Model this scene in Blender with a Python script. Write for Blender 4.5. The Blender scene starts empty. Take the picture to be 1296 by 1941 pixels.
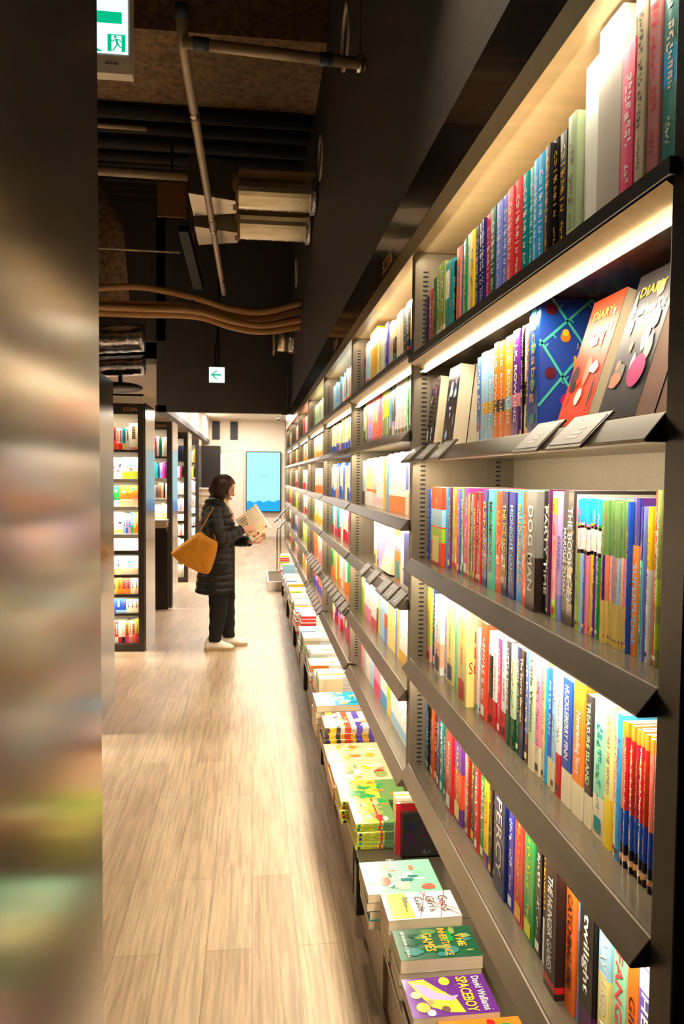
import bpy, math, random
from mathutils import Matrix, Vector
random.seed(7)
D = bpy.data
SC = bpy.context.scene
COL = SC.collection
PI = math.pi

# ------------------------------------------------------------------ camera, world, exposure
CAM_H = 1.57
cam_data = D.cameras.new('camera')
cam_data.sensor_fit = 'HORIZONTAL'
cam_data.sensor_width = 36.0
cam_data.lens = 36.0 * 1400 / 1296
cam_data.clip_start = 0.02
cam_data.clip_end = 60
cam = D.objects.new('camera', cam_data)
COL.objects.link(cam)
_p = math.atan(67.5 / 1400)
_yaw = math.atan(168 / 1400 * math.cos(_p))
cam.matrix_world = (Matrix.Translation((0, 0, CAM_H)) @ Matrix.Rotation(-_yaw, 4, 'Z')
                    @ Matrix.Rotation(PI / 2 - _p, 4, 'X') @ Matrix.Rotation(0.009, 4, 'Z'))
SC.camera = cam
world = D.worlds.new('world')
SC.world = world
world.use_nodes = True
world.node_tree.nodes['Background'].inputs[0].default_value = (1.0, 0.86, 0.68, 1)
world.node_tree.nodes['Background'].inputs[1].default_value = 0.0
SC.view_settings.view_transform = 'Standard'
SC.view_settings.look = 'None'
SC.view_settings.gamma = 1
SC.view_settings.use_curve_mapping = False
SC.view_settings.exposure = 0.0
SHELF_W = 5.2       # watts of one shelf light
AISLE_W = 7.0      # watts of one added aisle fill light
FAR_W = 330.0       # watts of the bright room at the far end
WARM = (1.0, 0.84, 0.62)


def area(name, loc, rot, sx, sy, watts, col, spread=PI):
    l = D.lights.new(name, 'AREA')
    l.shape = 'RECTANGLE'
    l.size = sx
    l.size_y = sy
    l.energy = watts
    l.color = col
    l.spread = spread
    o = D.objects.new(name, l)
    o.location = loc
    o.rotation_euler = rot
    COL.objects.link(o)
    return o


# fill lights added above the aisle, not shop fixtures; the far room has its own bright ceiling lights
for i, (x, y) in enumerate([(0.15, 1.4), (-0.45, 3.2), (-0.35, 5.6), (-0.35, 7.9)]):
    area('aisle_fill_light', (x, y, 3.05), (0, 0, 0), 0.16, 0.16, AISLE_W, WARM, math.radians(110))
for y in (11.2, 14.0, 16.8):
    area('far_room_light', (-0.2, y, 2.89), (0, 0, 0), 1.6, 0.5, FAR_W / 3, (1.0, 0.90, 0.78))

# ------------------------------------------------------------------ colours
def lin(c):
    return tuple((v / 255 / 12.92 if v / 255 <= 0.04045 else ((v / 255 + 0.055) / 1.055) ** 2.4) for v in c)


PAL = {
 'navy': (24, 34, 84), 'crimson': (176, 28, 58), 'dark green': (14, 84, 52), 'olive': (140, 156, 84), 'teal': (0, 140, 144),
 'black': (16, 14, 16), 'salmon': (238, 132, 104), 'blue': (40, 88, 190), 'white': (240, 238, 232), 'green': (30, 150, 66),
 'yellow': (246, 206, 40), 'indigo': (44, 40, 124), 'periwinkle': (116, 130, 220), 'coral red': (226, 62, 66), 'sky blue': (44, 164, 226),
 'sage green': (160, 180, 140), 'pale grey': (196, 188, 178), 'hot pink': (232, 52, 112), 'cream': (236, 220, 184), 'dusty pink': (214, 140, 140),
 'sea green': (60, 130, 128), 'cornflower blue': (76, 120, 196), 'pale blue': (156, 202, 230), 'orange': (244, 130, 40), 'gold': (232, 178, 54),
 'purple': (104, 44, 140), 'brown': (98, 60, 34), 'lime yellow': (214, 220, 60), 'red orange': (236, 72, 36), 'lime': (170, 206, 50),
 'violet': (96, 76, 186), 'magenta': (206, 44, 126), 'ochre': (196, 142, 50), 'grey': (128, 124, 120), 'red': (208, 34, 40),
 'dark brown': (44, 28, 26), 'aqua': (70, 206, 180), 'plum': (86, 28, 84), 'pink': (240, 140, 166), 'lilac': (178, 156, 220),
 'dark grey': (58, 54, 56), 'peach': (248, 194, 150), 'moss green': (104, 140, 80), 'wheat': (226, 196, 110), 'rust': (186, 74, 30),
 'lavender': (196, 180, 226), 'pale yellow': (246, 228, 140), 'mint': (140, 212, 176), 'maroon': (92, 20, 40), 'pale green': (194, 222, 176),
 'cobalt blue': (30, 76, 172), 'brick red': (160, 40, 32), 'pale pink': (246, 206, 206), 'ultramarine': (44, 44, 170), 'vivid orange': (250, 108, 24),
 'rose': (236, 96, 128), 'tan': (206, 168, 124), 'beige': (222, 200, 168), 'coral': (240, 110, 90),
}


def rgb(name):
    return lin(PAL[name]) + (1.0,)


# ------------------------------------------------------------------ materials
def newmat(name):
    m = D.materials.new(name)
    m.use_nodes = True
    return m, m.node_tree, m.node_tree.nodes['Principled BSDF']


def plain(name, c, rough=0.5, metal=0.0, noise=0.0, scale=(30, 30, 30), bump=0.0, coat=0.0, emit=None, estr=0.0):
    m, nt, b = newmat(name)
    c = lin(c)
    b.inputs['Base Color'].default_value = c + (1,)
    b.inputs['Roughness'].default_value = rough
    b.inputs['Metallic'].default_value = metal
    b.inputs['Coat Weight'].default_value = coat
    if emit:
        b.inputs['Emission Color'].default_value = lin(emit) + (1,)
        b.inputs['Emission Strength'].default_value = estr
    if noise or bump:
        tc = nt.nodes.new('ShaderNodeTexCoord')
        mp = nt.nodes.new('ShaderNodeMapping')
        mp.inputs['Scale'].default_value = scale
        n = nt.nodes.new('ShaderNodeTexNoise')
        n.inputs['Scale'].default_value = 1.0
        n.inputs['Detail'].default_value = 5
        nt.links.new(tc.outputs['Object'], mp.inputs['Vector'])
        nt.links.new(mp.outputs[0], n.inputs['Vector'])
        if noise:
            r = nt.nodes.new('ShaderNodeValToRGB')
            r.color_ramp.elements[0].position = 0.3
            r.color_ramp.elements[1].position = 0.7
            r.color_ramp.elements[0].color = tuple(v * (1 - noise) for v in c) + (1,)
            r.color_ramp.elements[1].color = tuple(min(1, v * (1 + noise)) for v in c) + (1,)
            nt.links.new(n.outputs[0], r.inputs[0])
            nt.links.new(r.outputs[0], b.inputs['Base Color'])
        if bump:
            bp = nt.nodes.new('ShaderNodeBump')
            bp.inputs['Strength'].default_value = bump
            bp.inputs['Distance'].default_value = 0.01
            nt.links.new(n.outputs[0], bp.inputs['Height'])
            nt.links.new(bp.outputs[0], b.inputs['Normal'])
    return m


def print_mat(name, rough, coat=0.0):
    m, nt, b = newmat(name)
    a = nt.nodes.new('ShaderNodeAttribute')
    a.attribute_name = 'col'
    nt.links.new(a.outputs['Color'], b.inputs['Base Color'])
    b.inputs['Roughness'].default_value = rough
    b.inputs['Coat Weight'].default_value = coat
    return m


M = {}
M['print'] = print_mat('printed_cover', 0.38)
M['gloss'] = print_mat('laminated_cover', 0.22, 0.3)
M['matte'] = print_mat('painted_surface', 0.7)
M['shelf'] = plain('shelf_metal', (112, 101, 84), 0.24, 0.55, 0.10, (60, 3, 60))
M['lip'] = plain('shelf_lip_metal', (96, 86, 74), 0.36, 0.6, 0.12, (50, 6, 50))
M['upright'] = plain('upright_metal', (120, 109, 92), 0.42, 0.35, 0.08, (40, 40, 3))
M['back'] = plain('back_panel_laminate', (128, 116, 96), 0.55, 0.1, 0.10, (160, 160, 160))
M['dark'] = plain('dark_bronze_panel', (38, 32, 29), 0.4, 0.3, 0.1, (20, 20, 2))
M['case'] = plain('grey_brown_case', (74, 68, 64), 0.4, 0.3, 0.1, (20, 20, 2))
M['header'] = plain('black_gloss_header', (17, 14, 13), 0.18, 0.0, 0, coat=0.3)
M['soffit'] = plain('soffit_metal', (172, 152, 116), 0.30, 0.6, 0.08, (10, 40, 10))
M['slot'] = plain('slot_black', (10, 9, 8), 0.8)
M['led'] = plain('led_diffuser', (255, 244, 220), 0.4, emit=(255, 236, 200), estr=7.0)
M['wall_dark'] = plain('dark_wall_paint', (58, 51, 46), 0.65, 0, 0.10, (6, 6, 90), 0.15)
M['wall_bulk'] = plain('bulkhead_paint', (80, 76, 74), 0.6, 0, 0.12, (90, 90, 6), 0.1)
M['wall_white'] = plain('white_wall_paint', (232, 220, 204), 0.7, 0, 0.02, (2, 2, 2))
M['ceiling'] = plain('dark_ceiling_deck', (36, 29, 24), 0.8, 0, 0.3, (3, 3, 3))
M['spray'] = plain('sprayed_fireproofing', (138, 112, 84), 0.95, 0, 0.45, (22, 22, 22), 1.0)
M['pipe'] = plain('grey_conduit', (176, 160, 138), 0.4, 0.2, 0.08, (10, 10, 10))
M['hose'] = plain('tan_hose', (196, 152, 100), 0.55, 0, 0.06, (12, 12, 12))
M['tape'] = plain('blue_grey_tape', (70, 82, 104), 0.5)
M['galv'] = plain('galvanised_duct', (206, 196, 172), 0.26, 0.9, 0.12, (8, 20, 20))
M['foil'] = plain('crumpled_foil', (200, 200, 204), 0.22, 1.0, 0.2, (14, 14, 14), 1.0)
M['brown_panel'] = plain('brown_board', (122, 80, 34), 0.6)
M['steel'] = plain('stainless_steel', (190, 182, 170), 0.25, 0.9)
M['black'] = plain('black_plastic', (14, 13, 13), 0.5)
M['white_pl'] = plain('white_plastic', (226, 220, 208), 0.45)
M['gold'] = plain('gold_lettering', (246, 178, 96), 0.4, 0.0)
M['bench_in'] = plain('brown_gravel', (112, 98, 80), 0.9, 0, 0.4, (60, 60, 60), 0.4)
M['clear'] = plain('clear_plastic', (255, 255, 255), 0.06)
_b = M['clear'].node_tree.nodes['Principled BSDF']
_b.inputs['Transmission Weight'].default_value = 1.0
_b.inputs['IOR'].default_value = 1.12


def brushed_mat():
    m, nt, b = newmat('brushed_end_panel')
    b.inputs['Base Color'].default_value = lin((176, 168, 156)) + (1,)
    b.inputs['Metallic'].default_value = 0.92
    b.inputs['Roughness'].default_value = 0.24
    tc = nt.nodes.new('ShaderNodeTexCoord')
    mp = nt.nodes.new('ShaderNodeMapping')
    mp.inputs['Scale'].default_value = (300, 300, 2)
    n = nt.nodes.new('ShaderNodeTexNoise')
    n.inputs['Scale'].default_value = 1
    nt.links.new(tc.outputs['Object'], mp.inputs[0])
    nt.links.new(mp.outputs[0], n.inputs['Vector'])
    mr = nt.nodes.new('ShaderNodeMapRange')
    mr.inputs['To Min'].default_value = 0.13
    mr.inputs['To Max'].default_value = 0.17
    nt.links.new(n.outputs[0], mr.inputs[0])
    nt.links.new(mr.outputs[0], b.inputs['Roughness'])
    return m


M['brushed'] = brushed_mat()


def paper_mat():
    m, nt, b = newmat('page_edges')
    b.inputs['Roughness'].default_value = 0.8
    tc = nt.nodes.new('ShaderNodeTexCoord')
    mp = nt.nodes.new('ShaderNodeMapping')
    mp.inputs['Scale'].default_value = (1, 900, 1)
    n = nt.nodes.new('ShaderNodeTexNoise')
    n.inputs['Scale'].default_value = 1
    r = nt.nodes.new('ShaderNodeValToRGB')
    r.color_ramp.elements[0].color = lin((214, 190, 150)) + (1,)
    r.color_ramp.elements[1].color = lin((244, 230, 202)) + (1,)
    nt.links.new(tc.outputs['Object'], mp.inputs[0])
    nt.links.new(mp.outputs[0], n.inputs['Vector'])
    nt.links.new(n.outputs[0], r.inputs[0])
    nt.links.new(r.outputs[0], b.inputs['Base Color'])
    return m


M['paper'] = paper_mat()


def floor_mat():
    m, nt, b = newmat('ash_plank_floor')
    tc = nt.nodes.new('ShaderNodeTexCoord')
    mp = nt.nodes.new('ShaderNodeMapping')
    mp.inputs['Rotation'].default_value = (0, 0, PI / 2)
    br = nt.nodes.new('ShaderNodeTexBrick')
    br.offset = 0.37
    br.inputs['Scale'].default_value = 1
    br.inputs['Mortar Size'].default_value = 0.0012
    br.inputs['Mortar Smooth'].default_value = 0.3
    br.inputs['Brick Width'].default_value = 1.2
    br.inputs['Row Height'].default_value = 0.15
    br.inputs['Bias'].default_value = 0.0
    br.inputs['Color1'].default_value = lin((180, 155, 126)) + (1,)
    br.inputs['Color2'].default_value = lin((198, 175, 145)) + (1,)
    br.inputs['Mortar'].default_value = lin((138, 116, 94)) + (1,)
    nt.links.new(tc.outputs['Object'], mp.inputs[0])
    nt.links.new(mp.outputs[0], br.inputs['Vector'])
    def noise(scale, detail, lo, hi, c0, c1, prev, fac):
        mp2 = nt.nodes.new('ShaderNodeMapping')
        mp2.inputs['Scale'].default_value = scale
        n = nt.nodes.new('ShaderNodeTexNoise')
        n.inputs['Scale'].default_value = 1
        n.inputs['Detail'].default_value = detail
        n.inputs['Distortion'].default_value = 0.6
        r = nt.nodes.new('ShaderNodeValToRGB')
        r.color_ramp.elements[0].position = lo
        r.color_ramp.elements[1].position = hi
        r.color_ramp.elements[0].color = c0
        r.color_ramp.elements[1].color = c1
        mx = nt.nodes.new('ShaderNodeMix')
        mx.data_type = 'RGBA'
        mx.blend_type = 'MULTIPLY'
        mx.inputs[0].default_value = fac
        nt.links.new(tc.outputs['Object'], mp2.inputs[0])
        nt.links.new(mp2.outputs[0], n.inputs['Vector'])
        nt.links.new(n.outputs[0], r.inputs[0])
        nt.links.new(prev, mx.inputs[6])
        nt.links.new(r.outputs[0], mx.inputs[7])
        return mx.outputs[2], n
    o, n1 = noise((70, 3.0, 1), 8, 0.35, 0.62, (0.62, 0.58, 0.54, 1), (1.08, 1.06, 1.04, 1), br.outputs['Color'], 0.75)
    o, n2 = noise((5, 1.2, 1), 4, 0.35, 0.7, (0.74, 0.72, 0.70, 1), (1.1, 1.1, 1.1, 1), o, 0.7)
    o, n3 = noise((320, 14, 1), 3, 0.3, 0.55, (0.7, 0.68, 0.66, 1), (1, 1, 1, 1), o, 0.4)
    nt.links.new(o, b.inputs['Base Color'])
    b.inputs['Roughness'].default_value = 0.42
    bp = nt.nodes.new('ShaderNodeBump')
    bp.inputs['Strength'].default_value = 0.12
    bp.inputs['Distance'].default_value = 0.004
    nt.links.new(n1.outputs[0], bp.inputs['Height'])
    nt.links.new(bp.outputs[0], b.inputs['Normal'])
    return m


M['floor'] = floor_mat()


# ------------------------------------------------------------------ mesh helpers
class MB:
    def __init__(self):
        self.v = []
        self.f = []
        self.c = []
        self.m = []

    def face(self, pts, col=(1, 1, 1, 1), mi=0):
        n = len(self.v)
        self.v += [tuple(p) for p in pts]
        self.f.append(tuple(range(n, n + len(pts))))
        self.c.append(col)
        self.m.append(mi)

    def box(self, x0, y0, z0, x1, y1, z1, col=(1, 1, 1, 1), mi=0, T=None):
        P = [Vector((x, y, z)) for z in (z0, z1) for y in (y0, y1) for x in (x0, x1)]
        if T is not None:
            P = [T @ p for p in P]
        n = len(self.v)
        self.v += [tuple(p) for p in P]
        for q in ((0, 2, 3, 1), (4, 5, 7, 6), (0, 1, 5, 4), (2, 6, 7, 3), (0, 4, 6, 2), (1, 3, 7, 5)):
            self.f.append(tuple(n + i for i in q))
            self.c.append(col)
            self.m.append(mi)
        return self

    def prism(self, poly, axis, a, b, col=(1, 1, 1, 1), mi=0):
        # poly: 2D points; axis 'X','Y','Z' is the extrusion axis between a and b
        def P(p, t):
            return {'X': (t, p[0], p[1]), 'Y': (p[0], t, p[1]), 'Z': (p[0], p[1], t)}[axis]
        k = len(poly)
        n = len(self.v)
        self.v += [P(p, a) for p in poly] + [P(p, b) for p in poly]
        fs = [tuple(n + i for i in range(k)), tuple(n + k + i for i in reversed(range(k)))]
        fs += [(n + i, n + k + i, n + k + (i + 1) % k, n + (i + 1) % k) for i in range(k)]
        for f in fs:
            self.f.append(f)
            self.c.append(col)
            self.m.append(mi)
        return self

    def rings(self, rings, col=(1, 1, 1, 1), mi=0, caps=True, colf=None):
        k = len(rings[0])
        n = len(self.v)
        for r in rings:
            self.v += [tuple(p) for p in r]
        for i in range(len(rings) - 1):
            for j in range(k):
                a = n + i * k + j
                b = n + i * k + (j + 1) % k
                self.f.append((a, b, b + k, a + k))
                self.c.append(colf(i, j) if colf else col)
                self.m.append(mi)
        if caps:
            self.f.append(tuple(n + j for j in reversed(range(k))))
            self.c.append(colf(0, 0) if colf else col)
            self.m.append(mi)
            self.f.append(tuple(n + (len(rings) - 1) * k + j for j in range(k)))
            self.c.append(colf(len(rings) - 2, 0) if colf else col)
            self.m.append(mi)
        return self

    def tube(self, path, radii, seg=12, col=(1, 1, 1, 1), mi=0, flat=1.0, up=(0, 0, 1)):
        path = [Vector(p) for p in path]
        if not hasattr(radii, '__len__'):
            radii = [radii] * len(path)
        rs = []
        prev = None
        for i, p in enumerate(path):
            t = (path[min(i + 1, len(path) - 1)] - path[max(i - 1, 0)]).normalized()
            a = Vector(up) if prev is None else prev
            if abs(a.dot(t)) > 0.95:
                a = Vector((1, 0, 0)) if abs(t.x) < 0.8 else Vector((0, 1, 0))
            a = (a - t * a.dot(t)).normalized()
            prev = a
            b = t.cross(a)
            rs.append([p + (a * math.cos(2 * PI * j / seg) * flat + b * math.sin(2 * PI * j / seg)) * radii[i] for j in range(seg)])
        return self.rings(rs, col, mi)

    def ell(self, c, r, seg=16, rg=10, col=(1, 1, 1, 1), mi=0, T=None):
        rs = []
        for i in range(rg + 1):
            a = -PI / 2 + PI * (0.02 + 0.96 * i / rg)
            ring = []
            for j in range(seg):
                q = 2 * PI * j / seg
                p = Vector((r[0] * math.cos(a) * math.cos(q), r[1] * math.cos(a) * math.sin(q), r[2] * math.sin(a)))
                if T is not None:
                    p = T @ p
                ring.append(p + Vector(c))
            rs.append(ring)
        return self.rings(rs, col, mi)

    def build(self, name, mats, parent=None, smooth=False, loc=None, bevel=0):
        me = D.meshes.new(name)
        me.from_pydata(self.v, [], self.f)
        if not isinstance(mats, (list, tuple)):
            mats = [mats]
        for m in mats:
            me.materials.append(m)
        if len(mats) > 1:
            me.polygons.foreach_set('material_index', self.m)
        at = me.color_attributes.new('col', 'FLOAT_COLOR', 'CORNER')
        buf = []
        for f, c in zip(self.f, self.c):
            c4 = c if len(c) == 4 else tuple(c) + (1,)
            buf += list(c4) * len(f)
        at.data.foreach_set('color', buf)
        if smooth:
            me.polygons.foreach_set('use_smooth', [True] * len(self.f))
        me.update()
        o = D.objects.new(name, me)
        COL.objects.link(o)
        if loc is not None:
            o.location = loc
        if parent is not None:
            o.parent = parent
        if bevel:
            b = o.modifiers.new('bevel', 'BEVEL')
            b.width = bevel
            b.segments = 2
            b.limit_method = 'ANGLE'
        return o


def tag(o, label=None, cat=None, group=None, kind=None):
    if label: o['label'] = label
    if cat: o['category'] = cat
    if group: o['group'] = group
    if kind: o['kind'] = kind
    return o


def thing(name, loc, label=None, cat=None, group=None, kind=None):
    o = D.objects.new(name, None)
    o.empty_display_size = 0.05
    o.location = loc
    COL.objects.link(o)
    return tag(o, label, cat, group, kind)


def arc_path(pts, n=8):
    # Catmull-Rom through the points
    P = [Vector(p) for p in pts]
    P = [P[0] * 2 - P[1]] + P + [P[-1] * 2 - P[-2]]
    out = []
    for i in range(1, len(P) - 2):
        for k in range(n):
            t = k / n
            a, b, c, d = P[i - 1], P[i], P[i + 1], P[i + 2]
            out.append(0.5 * ((2 * b) + (c - a) * t + (2 * a - 5 * b + 4 * c - d) * t * t + (3 * b - a - 3 * c + d) * t ** 3))
    out.append(P[-2])
    return out


def lerp_list(vals, n):
    out = []
    for i in range(len(vals) - 1):
        for k in range(n):
            t = k / n
            t = t * t * (3 - 2 * t)
            out.append(vals[i] * (1 - t) + vals[i + 1] * t)
    out.append(vals[-1])
    return out


# lettering is requested first and turned into meshes together at the end
TEXTS = []


def text(name, body, parent, T, size, col=None, mat=None, fit=None, space=1.0, line=1.0, bold=0.0, shear=0.0):
    TEXTS.append((name, body, parent, T, size, col, mat, fit, space, line, bold, shear))


def flush_texts():
    obs = []
    for (name, body, parent, T, size, col, mat, fit, space, line, bold, shear) in TEXTS:
        c = D.curves.new('lettering', 'FONT')
        c.body = body
        c.size = 1.0
        c.align_x = 'CENTER'
        c.align_y = 'CENTER'
        c.space_character = space
        c.space_line = line
        c.offset = bold * 1.5
        c.shear = shear
        c.resolution_u = 2
        o = D.objects.new('lettering', c)
        COL.objects.link(o)
        obs.append(o)
    dg = bpy.context.evaluated_depsgraph_get()
    dg.update()
    for o, (name, body, parent, T, size, col, mat, fit, space, line, bold, shear) in zip(obs, TEXTS):
        me = D.meshes.new_from_object(o.evaluated_get(dg))
        if len(me.vertices) == 0:
            continue
        xs = [v.co.x for v in me.vertices]
        ys = [v.co.y for v in me.vertices]
        cx, cy = (min(xs) + max(xs)) / 2, (min(ys) + max(ys)) / 2
        sx = sy = 1.0
        if fit:
            w, h = max(xs) - min(xs), max(ys) - min(ys)
            sx = fit[0] / w
            sy = fit[1] / h
            if sx > sy * 1.6: sx = sy * 1.6
            if sy > sx * 1.6: sy = sx * 1.6
        for v in me.vertices:
            v.co = T @ Vector(((v.co.x - cx) * sx, (v.co.y - cy) * sy, 0))
        me.materials.clear()
        me.materials.append(mat or M['print'])
        at = me.color_attributes.new('col', 'FLOAT_COLOR', 'CORNER')
        cc = col or (1, 1, 1, 1)
        at.data.foreach_set('color', list(cc) * len(me.loops))
        me.name = name
        q = D.objects.new(name, me)
        COL.objects.link(q)
        q.parent = parent
    for o in obs:
        c = o.data
        D.objects.remove(o)
        D.curves.remove(c)


def frame(origin, xa, ya):
    xa, ya = Vector(xa).normalized(), Vector(ya).normalized()
    za = xa.cross(ya)
    m = Matrix((xa, ya, za)).transposed().to_4x4()
    m.translation = Vector(origin)
    return m


SPINE_DOWN = ((0, 0, -1), (0, -1, 0))      # reads from top to bottom
SPINE_STACK = ((0, -1, 0), (0, 0, 1))      # upright characters

# ------------------------------------------------------------------ room shell
def struct(name, mb, mat, **k):
    return tag(mb.build(name, mat, **k), kind='structure')


XW = 0.44            # face of the right wall above the shelves
XB = 0.74            # back of the shelves
struct('floor', MB().box(-6.2, -2.2, -0.05, 1.3, 18.5, 0.0), M['floor'])
struct('ceiling', MB().box(-6.2, -2.2, 4.9, 1.3, 9.6, 5.0), M['ceiling'])
struct('wall_left', MB().box(-6.3, -2.2, 0, -6.2, 18.5, 5.0), M['wall_dark'])
struct('wall_back', MB().box(-6.2, -2.3, 0, 1.3, -2.2, 5.0), M['wall_dark'])
struct('wall_right', MB().box(0.76, -2.2, 0, 0.86, 18.5, 5.0), M['back'])
wu = MB()
wu.box(XW, -2.2, 2.38, 0.76, 9.32, 3.56)
struct('wall_right', wu, M['wall_dark'])
wu = MB()
wu.box(XW + 0.012, -2.2, 3.56, 0.76, 9.32, 4.9)
struct('wall_right', wu, M['wall_dark'])
# bulkhead across the aisle and its return along the left side
struct('wall_bulkhead', MB().box(-1.18, 9.30, 2.345, 0.76, 9.42, 4.9), M['wall_bulk'])
struct('wall_bulkhead', MB().box(-1.20, 9.30, 2.345, -1.07, 18.4, 2.42), M['wall_bulk'])
struct('wall_bulkhead', MB().box(-6.2, 9.30, 3.2, -1.07, 9.42, 4.9), M['wall_bulk'])
struct('wall_white_return', MB().box(-1.20, 9.42, 2.42, -1.07, 18.4, 2.93), M['wall_white'])
struct('ceiling_far_room', MB().box(-6.2, 9.42, 2.93, 0.76, 18.5, 3.0), M['wall_white'])
struct('wall_far', MB().box(-6.2, 18.3, 0, 0.76, 18.4, 3.0), M['wall_white'])
struct('baseboard_far', MB().box(-6.2, 18.285, 0, 0.76, 18.30, 0.07), plain('baseboard_grey', (196, 184, 170), 0.6))
dr = MB()
dr.box(-0.74, 18.275, 0.0, -0.72, 18.30, 2.16)
dr.box(-0.255, 18.275, 0.0, -0.215, 18.30, 2.16)
dr.box(-0.74, 18.275, 2.16, -0.23, 18.30, 2.20)
dl = struct('door_1', dr, plain('door_frame_white', (208, 194, 178), 0.5))
MB().box(-0.72, 18.28, 0.0, -0.27, 18.30, 2.16).build('door_leaf', plain('door_leaf_white', (226, 212, 196), 0.55), dl)

# textured beam and ceiling deck
struct('ceiling_beam', MB().box(-6.2, 4.78, 4.30, 0.455, 5.70, 4.9), M['spray'])
struct('ceiling_beam', MB().box(-6.2, 0.6, 4.45, 0.455, 1.3, 4.9), M['spray'])
dk = MB()
for i in range(16):
    y = 5.95 + i * 0.21
    dk.prism([(y, 4.9), (y + 0.03, 4.80), (y + 0.10, 4.80), (y + 0.13, 4.9)], 'X', -6.2, 0.45)
struct('ceiling_deck', dk, M['ceiling'])
# slanted sprayed column brace at the left
br = MB()
br.tube([(-1.9, 7.6, 4.9), (-1.42, 7.5, 3.9), (-1.36, 7.5, 3.2)], [0.22, 0.17, 0.16], 10)
struct('ceiling_brace', br, M['spray'], smooth=True)

# ------------------------------------------------------------------ books
BOOKS = []        # (thing, colour name, kind word, place phrase)


def lettering(mb, x, t, z0, z1, col, rnd, two=False):
    """small printed signs down a spine whose words cannot be read"""
    z = z1
    w = min(t * 0.46, 0.014)
    cell = max(w * 0.8, 0.0035)
    left = rnd.randint(3, 9)
    while z - cell > z0:
        for q in range(2):
            a = rnd.uniform(-0.5, 0.1) * w
            b_ = a + rnd.uniform(0.35, 0.6) * w
            c = z - cell * (0.08 + 0.4 * q)
            d = c - cell * rnd.uniform(0.16, 0.34)
            mb.face([(x, -a, c), (x, -b_, c), (x, -b_, d), (x, -a, d)], col)
        if rnd.random() < 0.6:
            a = rnd.choice([-0.5, 0.3]) * w
            mb.face([(x, -a, z - cell * 0.1), (x, -a - 0.2 * w, z - cell * 0.1), (x, -a - 0.2 * w, z - cell * 0.85), (x, -a, z - cell * 0.85)], col)
        z -= cell
        left -= 1
        if left <= 0:
            z -= cell * rnd.uniform(0.6, 1.5)
            left = rnd.randint(3, 9)


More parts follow.
